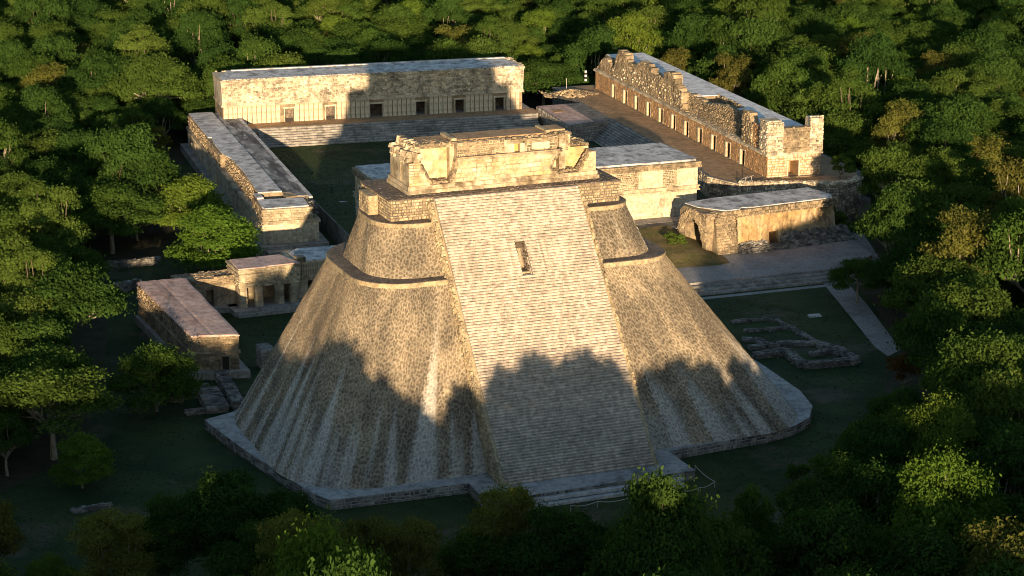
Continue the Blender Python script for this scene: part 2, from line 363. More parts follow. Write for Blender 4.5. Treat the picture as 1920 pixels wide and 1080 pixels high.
# low block beside that stair
bp = thing('stone_block_platform', 'low square stone platform beside the wide terrace stair', 'platform', (51.4, 155.5, COURT))
m = MB(); m.prism([(0, 0), (9.2, 2.5), (9.2, 19.5), (.3, 19.0)], 0, NTZ - COURT + .02); m.build('core', M['rubble_grey'], bp)
m = MB(); blocks(m, (0, 0), (9.2, 2.5), 0, 3.35, .4, .7, .1, seed=3); blocks(m, (.3, 19), (0, 0), 0, 3.35, .4, .7, .1, seed=4); stuff(m.build('facing_stones', M['step_grey'], bp))
m = MB(); m.box(1.5, 3.4, 12, 14.6, 3.39, 3.45); m.build('paving_slab', M['red_wall'], bp)
m = MB(); m.add([(.2, .3, 3.396), (5.6, 1.8, 3.396), (5.9, 19.2, 3.396), (.5, 18.8, 3.396)], [(0, 1, 2, 3)]); m.build('plaster_floor', M['roof_pink'], bp)

# ================================================================== PYRAMID
RP = .0764
def fromP(u, v): return u * math.cos(RP) - v * math.sin(RP), u * math.sin(RP) + v * math.cos(RP)
pyr = thing('pyramid', 'great stepped stone pyramid with rounded corners and a steep central stairway', 'pyramid', (0, 0, 0), RP)

def rrect(u0, u1, v0, v1, r, n=10):
    """rounded rectangle, counter-clockwise from the front-left straight; r = (fl, fr, br, bl)"""
    pts = []
    for (cu, cv, a0, rr) in ((u0 + r[0], v0 + r[0], math.pi, r[0]), (u1 - r[1], v0 + r[1], 1.5 * math.pi, r[1]), (u1 - r[2], v1 - r[2], 0, r[2]), (u0 + r[3], v1 - r[3], .5 * math.pi, r[3])):
        for k in range(n + 1):
            a = a0 + k / n * math.pi / 2; pts.append((cu + rr * math.cos(a), cv + rr * math.sin(a)))
    return pts
# podium
pod = [(-22, 42), (-27.2, 36.6), (-29.5, 34.6), (-33.0, 33.2), (-32.8, 31), (-31.6, 22.5), (-29.6, 11.5), (-28.2, 5.2), (-27.2, 3.0), (-20, 2.7), (-12.0, 2.4), (-12.2, -3.4), (0, -3.3), (12.2, -3.0), (12.1, 3.7), (25.3, 4.9), (29.2, 5.9), (32.4, 8.0), (34.8, 11.6), (36.2, 17), (36.9, 27.8), (37, 40), (34, 50), (-14, 47)]
m = MB(); m.prism(pod, 0, 1.2); pd = m.build('podium', M['podium'], pyr)
m = MB()
for i in range(len(pod) - 3): 
    if i >= 20: continue
    blocks(m, pod[i], pod[i + 1], 0, 1.17, .39, .6, .08, seed=40 + i, jit=.3)
stuff(m.build('podium_stones', M['rubble_grey'], pd))
m = MB(); m.box(-9.4, 9.8, -4.0, -3.3, 0, .62); m.box(-9.4, 9.8, -4.7, -3.9, 0, .3)
for k in range(2):
    b = MB(); rnd = random.Random(k); s = -10.0
    while s < 10.2:
        l = min(rnd.uniform(1.0, 2.0), 10.4 - s); b.box(s + .01, s + l - .01, 0, .75, 0, .32 + rnd.uniform(-.01, .015), rnd.uniform(-1, 1)); s += l
    o = b.build('kerb_step', M['concrete'], pd); o.location = (0, -4.0 - .62 * k, .46 - .42 * k)

def tier(name, lo, hi, z0, z1, seed, course, blen, parent):
    """lo/hi: (u0,u1,v0,v1,(r..)) ring at bottom and top; core + fitted facing stones"""
    NSEG = 14; A = rrect(*lo, n=NSEG); B = rrect(*hi, n=NSEG); n = len(A); NZ = 10
    m = MB(); cum = [0.0]
    for i in range(n): cum.append(cum[-1] + math.dist(A[i], A[(i + 1) % n]))
    for k in range(NZ + 1):
        t = k / NZ
        for i in range(n + 1):
            a, b = A[i % n], B[i % n]; m.v.append((a[0] + (b[0] - a[0]) * t, a[1] + (b[1] - a[1]) * t, z0 + (z1 - z0) * t)); m.t.append(0); m.uv.append((cum[i], (z1 - z0) * t * 1.18 + z0))
    W_ = n + 1
    m.f = [(k * W_ + i, k * W_ + i + 1, (k + 1) * W_ + i + 1, (k + 1) * W_ + i) for k in range(NZ) for i in range(n)]
    m.f.append(tuple(NZ * W_ + i for i in range(n)))
    core = m.build(name, M['pyr_mortar'], parent, uv=True)
    # fitted stones over the faces that can be seen
    rnd = random.Random(seed); Lh = math.hypot(z1 - z0, abs(hi[2] - lo[2])); rows = int(Lh / course); st = MB()
    per = cum[-1]; An = np.array(A + [A[0]]); Bn = np.array(B + [B[0]]); cumn = np.array(cum)
    def at(s, t, off):
        s = s % per; i = min(max(int(np.searchsorted(cumn, s) - 1), 0), n - 1); f = (s - cumn[i]) / max(cumn[i + 1] - cumn[i], 1e-6)
        a = An[i] + (An[i + 1] - An[i]) * f; b = Bn[i] + (Bn[i + 1] - Bn[i]) * f; d = An[i + 1] - An[i]; d = d / max(np.hypot(*d), 1e-6)
        p = a + (b - a) * t; q = 1 + .0 * t
        return (p[0] + d[1] * off * .85, p[1] - d[0] * off * .85, z0 + (z1 - z0) * t + off * .5)
    ratio = lambda t, s: 1.0
    cut_lo, cut_hi = per * .0, per
    for r_ in range(rows):
        s = rnd.random() * blen; sh = 0
        while s < per:
            l = blen * rnd.uniform(.6, 1.45); sc = s + l / 2; s += l
            p = at(sc, (r_ + .5) / rows, 0)
            if p[1] > lo[2] + 34: continue                      # far side, never seen
            if abs(p[0]) < 8.2 and p[1] < 24: continue           # under the stairway
            hl = l * .5; hh = .5 * rnd.uniform(.92, 1.22); g = .03; vs = []; uv = []; tt = rnd.uniform(-1, 1); off = .02 + .055 * rnd.random(); dzz = rnd.uniform(-.3, .3) + (.25 if (int(sc / blen) % 2) else -.25); tilt = rnd.uniform(-.25, .25)
            ex = rnd.uniform(.55, .8); wob = rnd.uniform(-.18, .18)
            shape = [(-1, wob * .6), (-ex * .7, -1), (ex * .75, -1), (1, wob), (ex * .7, 1), (-ex * .75, 1)]
            shape = [(a * rnd.uniform(.86, 1.05), b * rnd.uniform(.82, 1.08)) for a, b in shape]
            for sc_, of in ((1.0, -.02), (.84, off)):
                for a, b in shape:
                    ss = sc + a * (hl - g) * sc_; t_ = ((r_ + .5) + (b + a * tilt) * (hh - g / course) * sc_ + dzz + .5 * mnoise.noise((sc * .25, r_ * .2, seed))) / rows
                    t_ = min(max(t_, 0.002), .998)
                    vs.append(at(ss, t_, of)); uv.append((ss, (z1 - z0) * t_ * 1.18 + z0))
            st.add(vs, [(6, 7, 8, 9, 10, 11)] + [(i, (i + 1) % 6, 6 + (i + 1) % 6, 6 + i) for i in range(6)], tt, uv)
    stuff(st.build('facing_stones', M['pyr_stone'], core, uv=True))
    return core
t1 = tier('lower_tier', (-30.2, 32.2, 4.5, 42.5, (9.5, 8, 12, 14)), (-18.7, 18.7, 16.0, 37, (5.5, 4, 7, 8)), 1.2, 19.55, 1, .38, .45, pyr)
t2 = tier('upper_tier', (-17.0, 17.2, 17.5, 35.5, (5, 3.6, 6, 7)), (-15.1, 15.5, 20.9, 33.5, (4.2, 3, 4.5, 5)), 19.9, 24.95, 2, .36, .42, pyr)
def ring_mould(ring, z0, z1, out, name, parent, seed):
    A = rrect(*ring, n=12); m = MB(); n = len(A); rnd = random.Random(seed)
    for (zz0, zz1, o) in ((z0, z0 + (z1 - z0) * .45, out * .55), (z0 + (z1 - z0) * .45 + .004, z1, out)):
        off = []
        for i in range(n):
            a, b = A[i - 1], A[(i + 1) % n]; d = (b[0] - a[0], b[1] - a[1]); L = math.hypot(*d) or 1; e = o + rnd.uniform(-.03, .03)
            off.append((A[i][0] + d[1] / L * e, A[i][1] - d[0] / L * e))
        m.prism(off, zz0, zz1)
    return m.build(name, M['mould'], parent)
ring_mould((-18.7, 18.7, 16.0, 37, (5.5, 4, 7, 8)), 19.0, 19.95, .15, 'moulding', t1, 1)
ring_mould((-15.1, 15.5, 20.9, 33.5, (4.2, 3, 4.5, 5)), 24.6, 25.35, .14, 'moulding', t2, 2)
m = MB(); m.prism(rrect(-18.75, 18.75, 15.95, 37.05, (5.5, 4, 7, 8), 12), 19.93, 20.0); m.build('ledge_paving', M['ledge'], t1)
m = MB(); m.prism(rrect(-15.15, 15.55, 20.85, 33.55, (4.2, 3, 4.5, 5), 12), 25.33, 25.4); m.build('ledge_paving', M['ledge'], t2)
# square top block
m = MB(); m.box(-13.6, 14.4, 22.5, 33, 25.3, 27.75); tb = m.build('top_block', M['ledge'], pyr)
m = MB(); blocks(m, (-13.6, 22.5), (14.4, 22.5), 25.4, 27.75, .34, .42, .06, seed=5); blocks(m, (-13.6, 33), (-13.6, 22.5), 25.4, 27.75, .34, .42, .06, seed=6); blocks(m, (14.4, 22.5), (14.4, 33), 25.4, 27.75, .34, .42, .06, seed=7)
stuff(m.build('facing_stones', M['pyr_block'], tb))
m = MB(); m.box(-13.75, 14.55, 22.35, 33.1, 27.72, 27.9)
rnd = random.Random(9)
for _ in range(500): m.rock((rnd.uniform(-13.6, 14.4), rnd.choice((rnd.uniform(22.4, 24.3), rnd.uniform(22.4, 32))), 27.9), .16, rnd, .5)
m.build('platform_paving', M['ledge'], tb)
m = MB(); m.box(-14.8, -13.75, 26.5, 30, 25.4, 27.6); blocks(m, (-14.8, 30), (-14.8, 26.5), 25.4, 27.6, .34, .42, .06, seed=8); blocks(m, (-14.8, 26.5), (-13.75, 26.5), 25.4, 27.6, .34, .42, .06, seed=9); m.build('side_block', M['mould'], tb)

# stairway
SW, SZ0, SZ1, SV1 = 8.71, 1.2, 27.9, 21.49; NS = 99; RISE = (SZ1 - SZ0) / NS; RUN = SV1 / NS; K = (SZ1 - SZ0) / SV1
hz_b, hz_t, hu0, hu1 = 19.7, 23.1, -.62, .5                      # the slot in the stair
inset = .42
def vline(z): return (z - SZ0) / K
prof = [(inset, 1.2), (23.5, 1.2), (23.5, 27.6), (SV1 + inset - .25, 27.6)]
m = MB(); m.extr_x(prof, -SW + .25, hu0); m.extr_x(prof, hu1, SW - .25)
vt = vline(hz_t) + .3; vb = vline(hz_b) + inset
sm_ = MB(); sm_.extr_x([(inset, 1.2), (23.5, 1.2), (23.5, 27.6), (SV1 + inset - .25, 27.6), (vt + .15, hz_t), (vt, hz_t - .9), (vt + 2.2, hz_t - 1.1), (vt + 2.2, hz_b), (vb, hz_b)], hu0 - .001, hu1 + .001)
core = m.build('stairway', M['stair'], pyr); rnd = random.Random(3)
for k in range(70):
    z = rnd.uniform(hz_b, hz_t); sd_ = rnd.choice((hu0, hu1)); sm_.rock((sd_, vline(z) + rnd.uniform(.2, .2 + .8 * (hz_t - z)), z), .16, rnd, 1.0)
sm_.build('stair_opening', M['opening'], core)
rnd = random.Random(21); var = []
for k in range(14):
    b = MB(); s = -SW
    while s < SW - .02:
        l = min(.40 * rnd.uniform(.5, 1.6), SW - s)
        if SW - s - l < .25: l = SW - s
        f, t = rnd.uniform(-.028, .028), rnd.uniform(-.03, .02); b.stepbox(s + .006, s + l - .006, f, .62, RISE + t, .105 + rnd.uniform(-.02, .02), rnd.uniform(-1, 1)); s += l
    var.append(b.mesh('step', M['stair']))
cutm = []
for sgn in (0, 1):
    b = MB(); s, e = ((-SW, hu0 - .06) if sgn == 0 else (hu1 + .06, SW))
    while s < e - .02:
        l = min(.40 * rnd.uniform(.5, 1.6), e - s)
        if e - s - l < .25: l = e - s
        b.stepbox(s + .006, s + l - .006, rnd.uniform(-.028, .028), .62, RISE + rnd.uniform(-.03, .02), .11, rnd.uniform(-1, 1)); s += l
    cutm.append(b.mesh('step', M['stair']))
for i in range(NS):
    z = SZ0 + i * RISE; loc = (0, i * RUN, z)
    for me in (cutm if hz_b - .15 < z < hz_t - .1 else [var[rnd.randrange(14)]]):
        o = bpy.data.objects.new('step', me); COL.objects.link(o); o.parent = core; o.location = loc
# battered side walls of the stairway
for sx in (-1, 1):
    m = MB(); x0, x1 = sorted((sx * (SW - .0), sx * (SW + .42)))
    m.extr_x([(-.05, 1.2), (23, 1.2), (23, 27.5), (SV1 + .15, 27.5)], x0 + (.003 if sx > 0 else 0), x1 - (.003 if sx < 0 else 0))
    rnd = random.Random(30 + sx); xs = sx * (SW + .42)
    for k in range(900):
        z = rnd.uniform(1.4, 27.3); v = vline(z) + rnd.uniform(.05, 2.8 - .07 * z + .5)
        m.rock((xs, v, z), .22, rnd, 1.0)
    m.build('stair_side_wall', M['mould'], core)

# temple on the summit (local: pyramid frame)
tx_, ty_ = fromP(.75, 24.4)
tp = thing('summit_temple', 'ruined stone temple with broken front openings on top of the pyramid', 'temple', (tx_, ty_, 27.9), RP); tp.scale = (1, 1, .95)
# local coordinates: u' = u-.75, v' = v-24.4, z' = z-27.9
U = lambda u: u - .75
m = MB(); m.box(U(-11.0), U(12.55), -.35, 7.0, 0, .45); m.box(U(-10.85), U(12.4), -.15, 6.9, .45, .95); blocks(m, (U(-11.0), -.35), (U(12.55), -.35), 0, .45, .45, 1.1, .03, seed=1); blocks(m, (U(-10.85), -.15), (U(12.4), -.15), .45, .95, .5, 1.1, .03, seed=2)
m.build('plinth', M['temple'], tp)
fw_ = MB()
left = [(U(-10.7), .95), (U(-7.9), .95), (U(-8.3), 1.6), (U(-8.75), 2.5), (U(-9.1), 3.3), (U(-9.6), 3.7), (U(-10.75), 3.75)]
mid = [(U(-5.75), .95), (U(7.3), .95), (U(6.6), 1.7), (U(6.9), 2.6), (U(7.7), 3.45), (U(7.5), 3.6), (U(-4.9), 3.6), (U(-5.0), 2.9), (U(-5.35), 1.8)]
right = [(U(10.0), .95), (U(12.25), .95), (U(12.25), 3.3), (U(11.5), 3.35), (U(11.0), 2.6), (U(10.5), 1.7)]
for p in (left, mid, right): fw_.extr_y(p, 0, 1.15)
o = fw_.build('front_wall', M['temple'], tp)
m = MB(); blocks(m, (U(-10.7), 0), (U(-8.4), 0), .97, 3.7, .42, .6, .05, top=lambda s: 3.8 - max(0, s - 1.2) * 2.2, seed=31); blocks(m, (U(10.6), 0), (U(12.25), 0), .97, 3.3, .36, .5, .06, top=lambda s: .95 + 2.6 * min(1, (s + .25) / .9), seed=32)
blocks(m, (U(-5.2), 0), (U(6.6), 0), .97, 3.5, .5, .9, .035, seed=33, drop=.08); stuff(m.build('wall_stones', M['temple_in'], o))
# broken edges: small stones stepping round the two openings
m = MB(); rnd = random.Random(8)
for pl in (left[1:5], mid[-3:] + mid[:1], mid[1:5], right[-3:] + right[:1]):
    for a, b in zip(pl[:-1], pl[1:]):
        k = int(math.dist(a, b) / .16) + 1
        for j in range(k):
            for d in (.05, .4, .8): m.rock((a[0] + (b[0] - a[0]) * j / k, d + rnd.uniform(-.1, .1), a[1] + (b[1] - a[1]) * j / k), .2, rnd, .9)
stuff(m.build('broken_edge_stones', M['rubble'], o))
m = MB(); m.box(U(-9.7), U(9.9), 2.1, 3.0, .95, 5.55); m.box(U(-10.6), U(-9.7), 2.1, 3.0, .95, 4.1); m.box(U(9.9), U(12.2), 2.1, 3.0, .95, 3.6); o = m.build('inner_wall', M['temple_in'], tp)
m = MB(); m.box(U(-9.8), U(9.3), 3.0, 4.9, .95, 5.7); m.box(U(-10.65), U(-9.8), 3.0, 6.6, .95, 4.2); m.box(U(-9.8), U(9.3), 4.9, 6.6, .95, 4.4); m.box(U(9.3), U(12.2), 3.0, 6.6, .95, 3.9); m.build('rear_mass', M['temple'], tp)
for a_, b_, c_ in ((-10.7, -9.7, 4.0), (8.1, 8.9, 5.4), (-5.4, -4.8, 5.4), (11.6, 12.2, 3.3)): m = MB(); m.box(U(a_), U(b_), 1.15, 2.1, .95, c_); m.build('cross_wall', M['temple'], tp)
# upper frieze and cornices
m = MB(); m.box(U(-4.95), U(8.0), -.22, 1.2, 3.6, 3.82); m.box(U(-4.9), U(7.7), -.1, 1.15, 3.82, 4.0); co = m.build('cornice', M['temple'], tp); m = MB(); m.box(U(-4.95), U(8.0), -.25, .12, 4.0, 4.05); m.build('dark_cap_strip', M['ledge'], co)  # thin dark strip laid along the cornice top
m = MB()
m.box(U(-4.85), U(.9), .12, 2.1, 4.0, 5.7); m.box(U(.9), U(1.75), .15, 2.1, 4.0, 5.6); m.box(U(3.1), U(3.6), .0, 2.1, 4.0, 5.7); m.box(U(3.6), U(7.4), .15, 2.1, 4.0, 5.55); m.box(U(7.4), U(9.4), 1.5, 2.1, 3.4, 5.75); m.box(U(1.75), U(3.1), .7, 2.1, 4.0, 5.5); m.box(U(1.75), U(3.1), .1, .7, 5.05, 5.55); m.box(U(1.75), U(2.05), .1, .7, 4.0, 5.05); m.box(U(2.8), U(3.1), .1, .7, 4.0, 5.05)
fr = m.build('upper_frieze', M['temple'], tp)
m = MB(); blocks(m, (U(-4.85), .12), (U(.9), .12), 4.02, 5.7, .3, .34, .09, seed=41, jit=.4); blocks(m, (U(3.6), .15), (U(7.4), .15), 4.02, 5.5, .4, .6, .07, seed=42, drop=.15); blocks(m, (U(7.2), 1.5), (U(9.4), 1.5), 3.4, 5.7, .3, .34, .1, seed=43, jit=.4); stuff(m.build('frieze_stones', M['rubble'], fr))
m = MB(); m.box(U(2.1), U(2.75), .62, .72, 4.08, 4.98); m.build('niche_panel', M['bronze'], fr); m = MB(); m.box(U(1.2), U(2.08), .02, .3, 4.0, 5.1); m.build('niche_frame', M['white_wall'], fr); m = MB(); m.box(U(2.77), U(3.3), -.02, .3, 4.0, 5.1); m.build('niche_frame', M['white_wall'], fr); m = MB(); m.box(U(1.2), U(3.3), .0, .3, 5.1, 5.35); m.build('niche_frame', M['temple'], fr); m = MB(); m.box(U(4.2), U(6.4), -.02, .2, 4.25, 5.05); m.build('pale_panel', M['white_wall'], fr)
m = MB(); m.box(U(-9.6), U(-5.0), 1.05, 2.2, 5.1, 5.7); blocks(m, (U(-9.6), 1.05), (U(-5.0), 1.05), 5.1, 5.7, .3, .5, .1, seed=44); rnd = random.Random(4)
for _ in range(150): m.rock((U(rnd.uniform(-10.7, -9.3)), rnd.uniform(.2, 6.2), rnd.uniform(3.7, 4.9)), .42, rnd, 1)
for _ in range(60): m.rock((U(rnd.uniform(-9.9, -9.3)), rnd.uniform(1.0, 6.2), rnd.uniform(4.6, 5.8)), .4, rnd, 1)
m.build('broken_vault', M['temple'], tp)
m = MB(); m.box(U(-9.3), U(-5.0), 1.6, 4.7, 5.7, 5.78); m.box(U(-5.0), U(6.6), 1.2, 4.8, 5.7, 5.86); m.box(U(6.6), U(8.9), 2.0, 4.8, 5.7, 5.8); m.box(U(9.4), U(12.0), 3.2, 6.3, 3.9, 4.0)
ro = m.build('roof', M['floor_brown'], tp)
m = MB(); m.box(U(-5.2), U(-4.6), 1.0, 4.7, 5.8, 6.1); m.build('roof_ridge', M['mould'], ro)
m = MB(); m.box(U(6.6), U(7.1), 1.6, 4.8, 5.75, 6.08); m.build('roof_ridge', M['mould'], ro)
m = MB(); m.box(U(7.1), U(9.2), 2.1, 4.7, 5.75, 5.96); m.build('roof_patch', M['floor_brown'], ro)
m = MB(); rnd = random.Random(17)
for _ in range(170): m.rock((U(rnd.uniform(9.2, 12.1)), rnd.uniform(1.8, 6.4), 3.9 + rnd.uniform(-.1, .15)), .25, rnd, .8)
for _ in range(260): m.rock((U(rnd.uniform(-10.4, 9.3)), rnd.choice((rnd.uniform(.3, 1.6), rnd.uniform(1.2, 4.9))), 5.70), .27, rnd, .7)
for _ in range(60): m.rock((U(rnd.uniform(7.4, 9.9)), rnd.uniform(.2, 2.0), 1.0 + rnd.uniform(0, .25)), .25, rnd, .6)
for _ in range(70): m.rock((U(rnd.uniform(-7.9, -5.8)), rnd.uniform(.2, 2.0), 1.0 + rnd.uniform(0, .2)), .25, rnd, .6)
stuff(m.build('fallen_stones', M['rubble'], tp))

# ================================================================== LONG BUILDINGS
def facade_core(mb, L, D, h, doors, x0=0.0, wt=.9, room=2.8, dh=2.4, sill=.0):
    """front wall with real door openings, a room behind it, a solid rear"""
    s = x0
    for (c, w_) in doors:
        mb.box(s, c - w_ / 2, 0, wt, 0, h); mb.box(c - w_ / 2, c + w_ / 2, 0, wt, dh, h); s = c + w_ / 2
    mb.box(s, L, 0, wt, 0, h); mb.box(x0, L, wt + room, D, 0, h); mb.box(x0, x0 + .9, wt, wt + room, 0, h); mb.box(L - .9, L, wt, wt + room, 0, h)
def door_parts(parent, doors, mat, dh=2.4, jw=.22, proud=.06, wt=.9, lint=.3):
    for (c, w_) in doors:
        m = MB(); m.box(c - w_ / 2 - jw, c - w_ / 2 + .02, -proud, wt * .8, 0, dh); m.box(c + w_ / 2 - .02, c + w_ / 2 + jw, -proud, wt * .8, 0, dh); m.box(c - w_ / 2 - jw - .1, c + w_ / 2 + jw + .1, -proud - .02, wt * .8, dh, dh + lint)
        m.build('door_frame', mat, parent)

# ---- west building (far, parallel to the picture)
WL = 55.6
wb_ = thing('long_building', 'far long stone building with a carved frieze above six dark doorways', 'building', (-6.4, 177.1, 6.0), -.0283)
wd = [(12.0, 1.7), (19.5, 1.7), (28.0, 2.4), (36.3, 1.8), (43.7, 1.8), (51.3, 1.8)]
m = MB(); facade_core(m, WL, 9.2, 3.25, wd); wl = m.build('wall', M['rubble'], wb_)  # darker core colour stands in for shadow between the pilasters
door_parts(wb_, wd, M['white_wall'], 2.4, .14, .14)
m = MB(); m.box(.95, WL - .95, 3.4, 3.66, 0, 3.2); m.build('room_back_wall', M['ledge'], wb_)  # dark tone paints the room's shade onto its back wall
pm = MB(); pm.box(0, .70, -.16, .02, 0, 3.2); pm = pm.mesh('pilaster', M['white_wall']); rnd = random.Random(2); x = .12
while x < WL - .6:
    if not any(abs(x + .35 - c) < w_ / 2 + .40 for c, w_ in wd):
        o = bpy.data.objects.new('pilaster', pm); COL.objects.link(o); o.parent = wb_; o.location = (x, -rnd.uniform(0, .05), 0)
    x += .86
m = MB(); m.box(-.3, WL + .3, -.42, 9.4, 3.25, 3.5); m.box(-.2, WL + .2, -.28, 9.3, 3.5, 3.75); m.build('lower_cornice', M['wall_w'], wb_)
m = MB(); m.box(-.1, WL + .1, -.15, 9.2, 3.75, 7.7, top=(-.25, WL + .25, -.4, 9.2)); fz = m.build('frieze', M['wall_w'], wb_)
m = MB(); blocks(m, (-.1, -.15), (WL + .1, -.15), 3.78, 7.7, .4, .62, .1, (0, .25), drop=.12, seed=50, jit=.35); blocks(m, (WL + .1, -.15), (WL + .1, 9), 3.78, 7.7, .4, .6, .1, (0, .15), seed=51)
stuff(m.build('frieze_blocks', M['wall_w'], fz))
m = MB(); carved(m, (-.1, -.15), (WL + .1, -.15), 3.9, 7.0, (.02, .2), 52, .5, .2, .62); stuff(m.build('carved_stones', M['wall_w'], fz))
m = MB(); m.box(-.4, WL + .4, -.62, 9.3, 7.7, 7.95); blocks(m, (-.4, -.62), (WL + .4, -.62), 7.7, 8.12, .42, .5, .08, seed=53, drop=.1); m.build('upper_cornice', M['wall_w'], wb_)
m = MB(); m.prism([(0, -.3), (WL, -.3), (WL - .4, 2.5), (WL - 1.6, 9.1), (2.2, 9.1), (1.4, 6), (.2, 5)], 7.95, 8.18); ro = m.build('roof', M['roof'], wb_)
m = MB(); rnd = random.Random(5)
for _ in range(420): m.rock((rnd.uniform(0, WL), rnd.choice((-.45, 9.0)) + rnd.uniform(-.15, .25), 8.08 + rnd.uniform(-.05, .1)), .2, rnd, .7)
for _ in range(60): m.rock((rnd.uniform(WL - .7, WL + .4), rnd.uniform(-.5, 9), 8.0 + rnd.uniform(-.1, .1)), .35, rnd, .7)
stuff(m.build('edge_stones', M['wall_w'], ro))
m = MB(); m.box(3, WL - 1, 8.3, 9.05, 8.18, 8.36); m.build('parapet', M['roof'], ro)

# ---- south building (left, running away)
SL = 75.4
sb = thing('low_range_building', 'low long stone range on the left with a half blackened roof', 'building', (-10.57 - .017 * 75, 108.10 + 75.3, 1.37), -math.pi / 2 - .017)
sdoors = [(9 + 8.1 * k, 1.2) for k in range(8)]
SD = 8.6
m = MB(); facade_core(m, SL, SD, 3.0, sdoors, dh=2.0); m.build('wall', M['white_wall'], sb)
door_parts(sb, sdoors, M['white_wall'], 2.0, .15)
m = MB(); blocks(m, (0, 0), (SL, 0), 0, 3.0, .45, .8, .05, holes=[(c - .9, c + .9, -1, 2.4) for c, _ in sdoors], seed=60); blocks(m, (SL, 0), (SL, SD), 0, 3.0, .42, .7, .05, seed=61)
stuff(m.build('wall_stones', M['white_wall'], sb))
m = MB(); m.box(-.2, SL + .25, -.28, SD + .25, 3.0, 3.3); m.box(-.1, SL + .15, -.15, SD + .15, 3.3, 3.5); m.build('lower_cornice', M['wall'], sb)
def sprof(s):
    b = 5.75
    if s < 22: return b
    if s < 34: return b - .1
    if s < 63: return b
    return 5.0
m = MB(); m.box(.3, 22, .3, SD - .3, 3.5, 5.6); m.box(22, 36, .15, SD - .3, 3.5, 5.65); m.box(36, 66.2, .95, SD - .3, 3.5, 5.7, top=(36, 66, 1.4, SD - .3)); m.box(69.0, SL - .1, .1, SD - .9, 3.5, 5.35); m.box(66.2, 69.0, 4.9, SD - .3, 3.5, 5.6); m.box(66.2, 69.0, .4, 1.5, 3.5, 5.5); m.box(66.2, 69, 1.5, 4.9, 3.5, 4.2)
uw = m.build('upper_wall', M['rubble'], sb)
m = MB(); blocks(m, (.3, .3), (22, .3), 3.5, 5.6, .36, .5, .28, seed=62, jit=.4, drop=.06); blocks(m, (22, .15), (36, .15), 3.5, 5.65, .42, .7, .07, seed=63); blocks(m, (36, .95), (66.2, .95), 3.5, 5.7, .30, .38, .30, (0, -.45), seed=64, jit=.45)
blocks(m, (66.2, .2), (SL - .1, .1), 3.5, 5.3, .4, .6, .12, seed=65, drop=.12, top=lambda s: 5.4 - .8 * (s % 3 < .8)); stuff(m.build('wall_stones', M['rubble'], uw))
m = MB(); blocks(m, (SL - .1, .1), (SL - .1, SD - .9), 3.5, 5.3, .42, .8, .07, seed=66); m.box(SL - .15, SL + .12, .0, SD - .8, 5.0, 5.32); m.box(SL - .4, SL - .02, -.05, SD - .8, 4.05, 4.25); m.build('end_wall_blocks', M['wall'], uw)
m = MB(); m.prism([(0, .3), (22, .3), (22.4, .9), (27, .5), (36, .5), (40, 1.3), (50, 1.6), (66, 1.1), (66, 4.8), (30, 4.7), (0, 4.6)], 5.7, 5.9); m.box(66, 69, .4, 1.4, 5.5, 5.75); m.prism([(69, .5), (74.2, .2), (75.1, .6), (75.0, 7.2), (69.6, 7.4)], 5.35, 5.5)
m.build('pale_roof', M['roof'], sb)
m = MB(); m.prism([(0, 4.62), (30, 4.72), (66, 4.82), (67, 6.2), (69, 6.6), (69, 8.5), (0, 8.3)], 5.6, 5.72); m.build('dark_roof', M['roof_dark'], sb)
m = MB(); m.box(0, SL - 5, 8.2, 8.75, 5.5, 5.78); m.build('roof_edge', M['roof'], sb)
m = MB(); rnd = random.Random(6)
for _ in range(120): m.rock((rnd.uniform(66.3, 68.9), rnd.uniform(1.6, 4.8), 4.25), .3, rnd)
for _ in range(150): m.rock((rnd.uniform(68, 75), rnd.uniform(7, 8.8), 4.6 + rnd.uniform(-1, .8)), .3, rnd)
stuff(m.build('fallen_stones', M['rubble_grey'], sb))
m = MB(); m.box(-2, SL + 1.5, -1.2, SD + 1.2, -1.5, -.0); m.box(SL + 1.5, SL + 3.2, .2, SD + 3, -1.5, -.5); pl_ = m.build('plinth', M['step_grey'], sb)
m = MB(); blocks(m, (SL + 1.5, -1.2), (SL + 1.5, SD + 1.2), -1.4, -.02, .4, .7, .08, seed=67); blocks(m, (30, -1.2), (SL + 1.5, -1.2), -1.4, -.02, .4, .7, .08, seed=68); stuff(m.build('plinth_stones', M['step_grey'], pl_))

# ---- north building (right, ruined, running away)
NL, ND = 82.0, 9.3
nb = thing('ruined_range_building', 'ruined long building with a jagged upper wall and eleven doorways on the raised terrace', 'building', (67.95, 187.86, NTZ), -math.pi / 2)
ndoors = [(10.6 + 6.15 * k, 1.75) for k in range(11)]; NH = 3.55
m = MB(); facade_core(m, NL - 3.2, ND, NH, ndoors, dh=2.6, wt=.42, room=3.2)
for a, b in ((0, 3.6), (5.4, ND)): m.box(NL - 3.2, NL, a, b, 0, NH)
m.box(NL - 1.0, NL, 3.6, 5.4, 2.6, NH); m.build('wall', M['red_wall'], nb)
m = MB(); blocks(m, (0, 0), (NL, 0), 0, NH, .38, .6, .045, holes=[(c - 1.2, c + 1.1, -1, 2.75) for c, _ in ndoors], seed=70); stuff(m.build('wall_stones', M['red_wall'], nb))
m = MB(); blocks(m, (NL, 0), (NL, ND), 0, NH, .42, .62, .02, holes=[(3.4, 5.6, -1, 2.7)], seed=71); m.box(NL - .02, NL + .1, 3.35, 3.62, 0, 2.6); m.box(NL - .02, NL + .1, 5.38, 5.65, 0, 2.6); m.build('end_wall_blocks', M['white_wall'], nb)
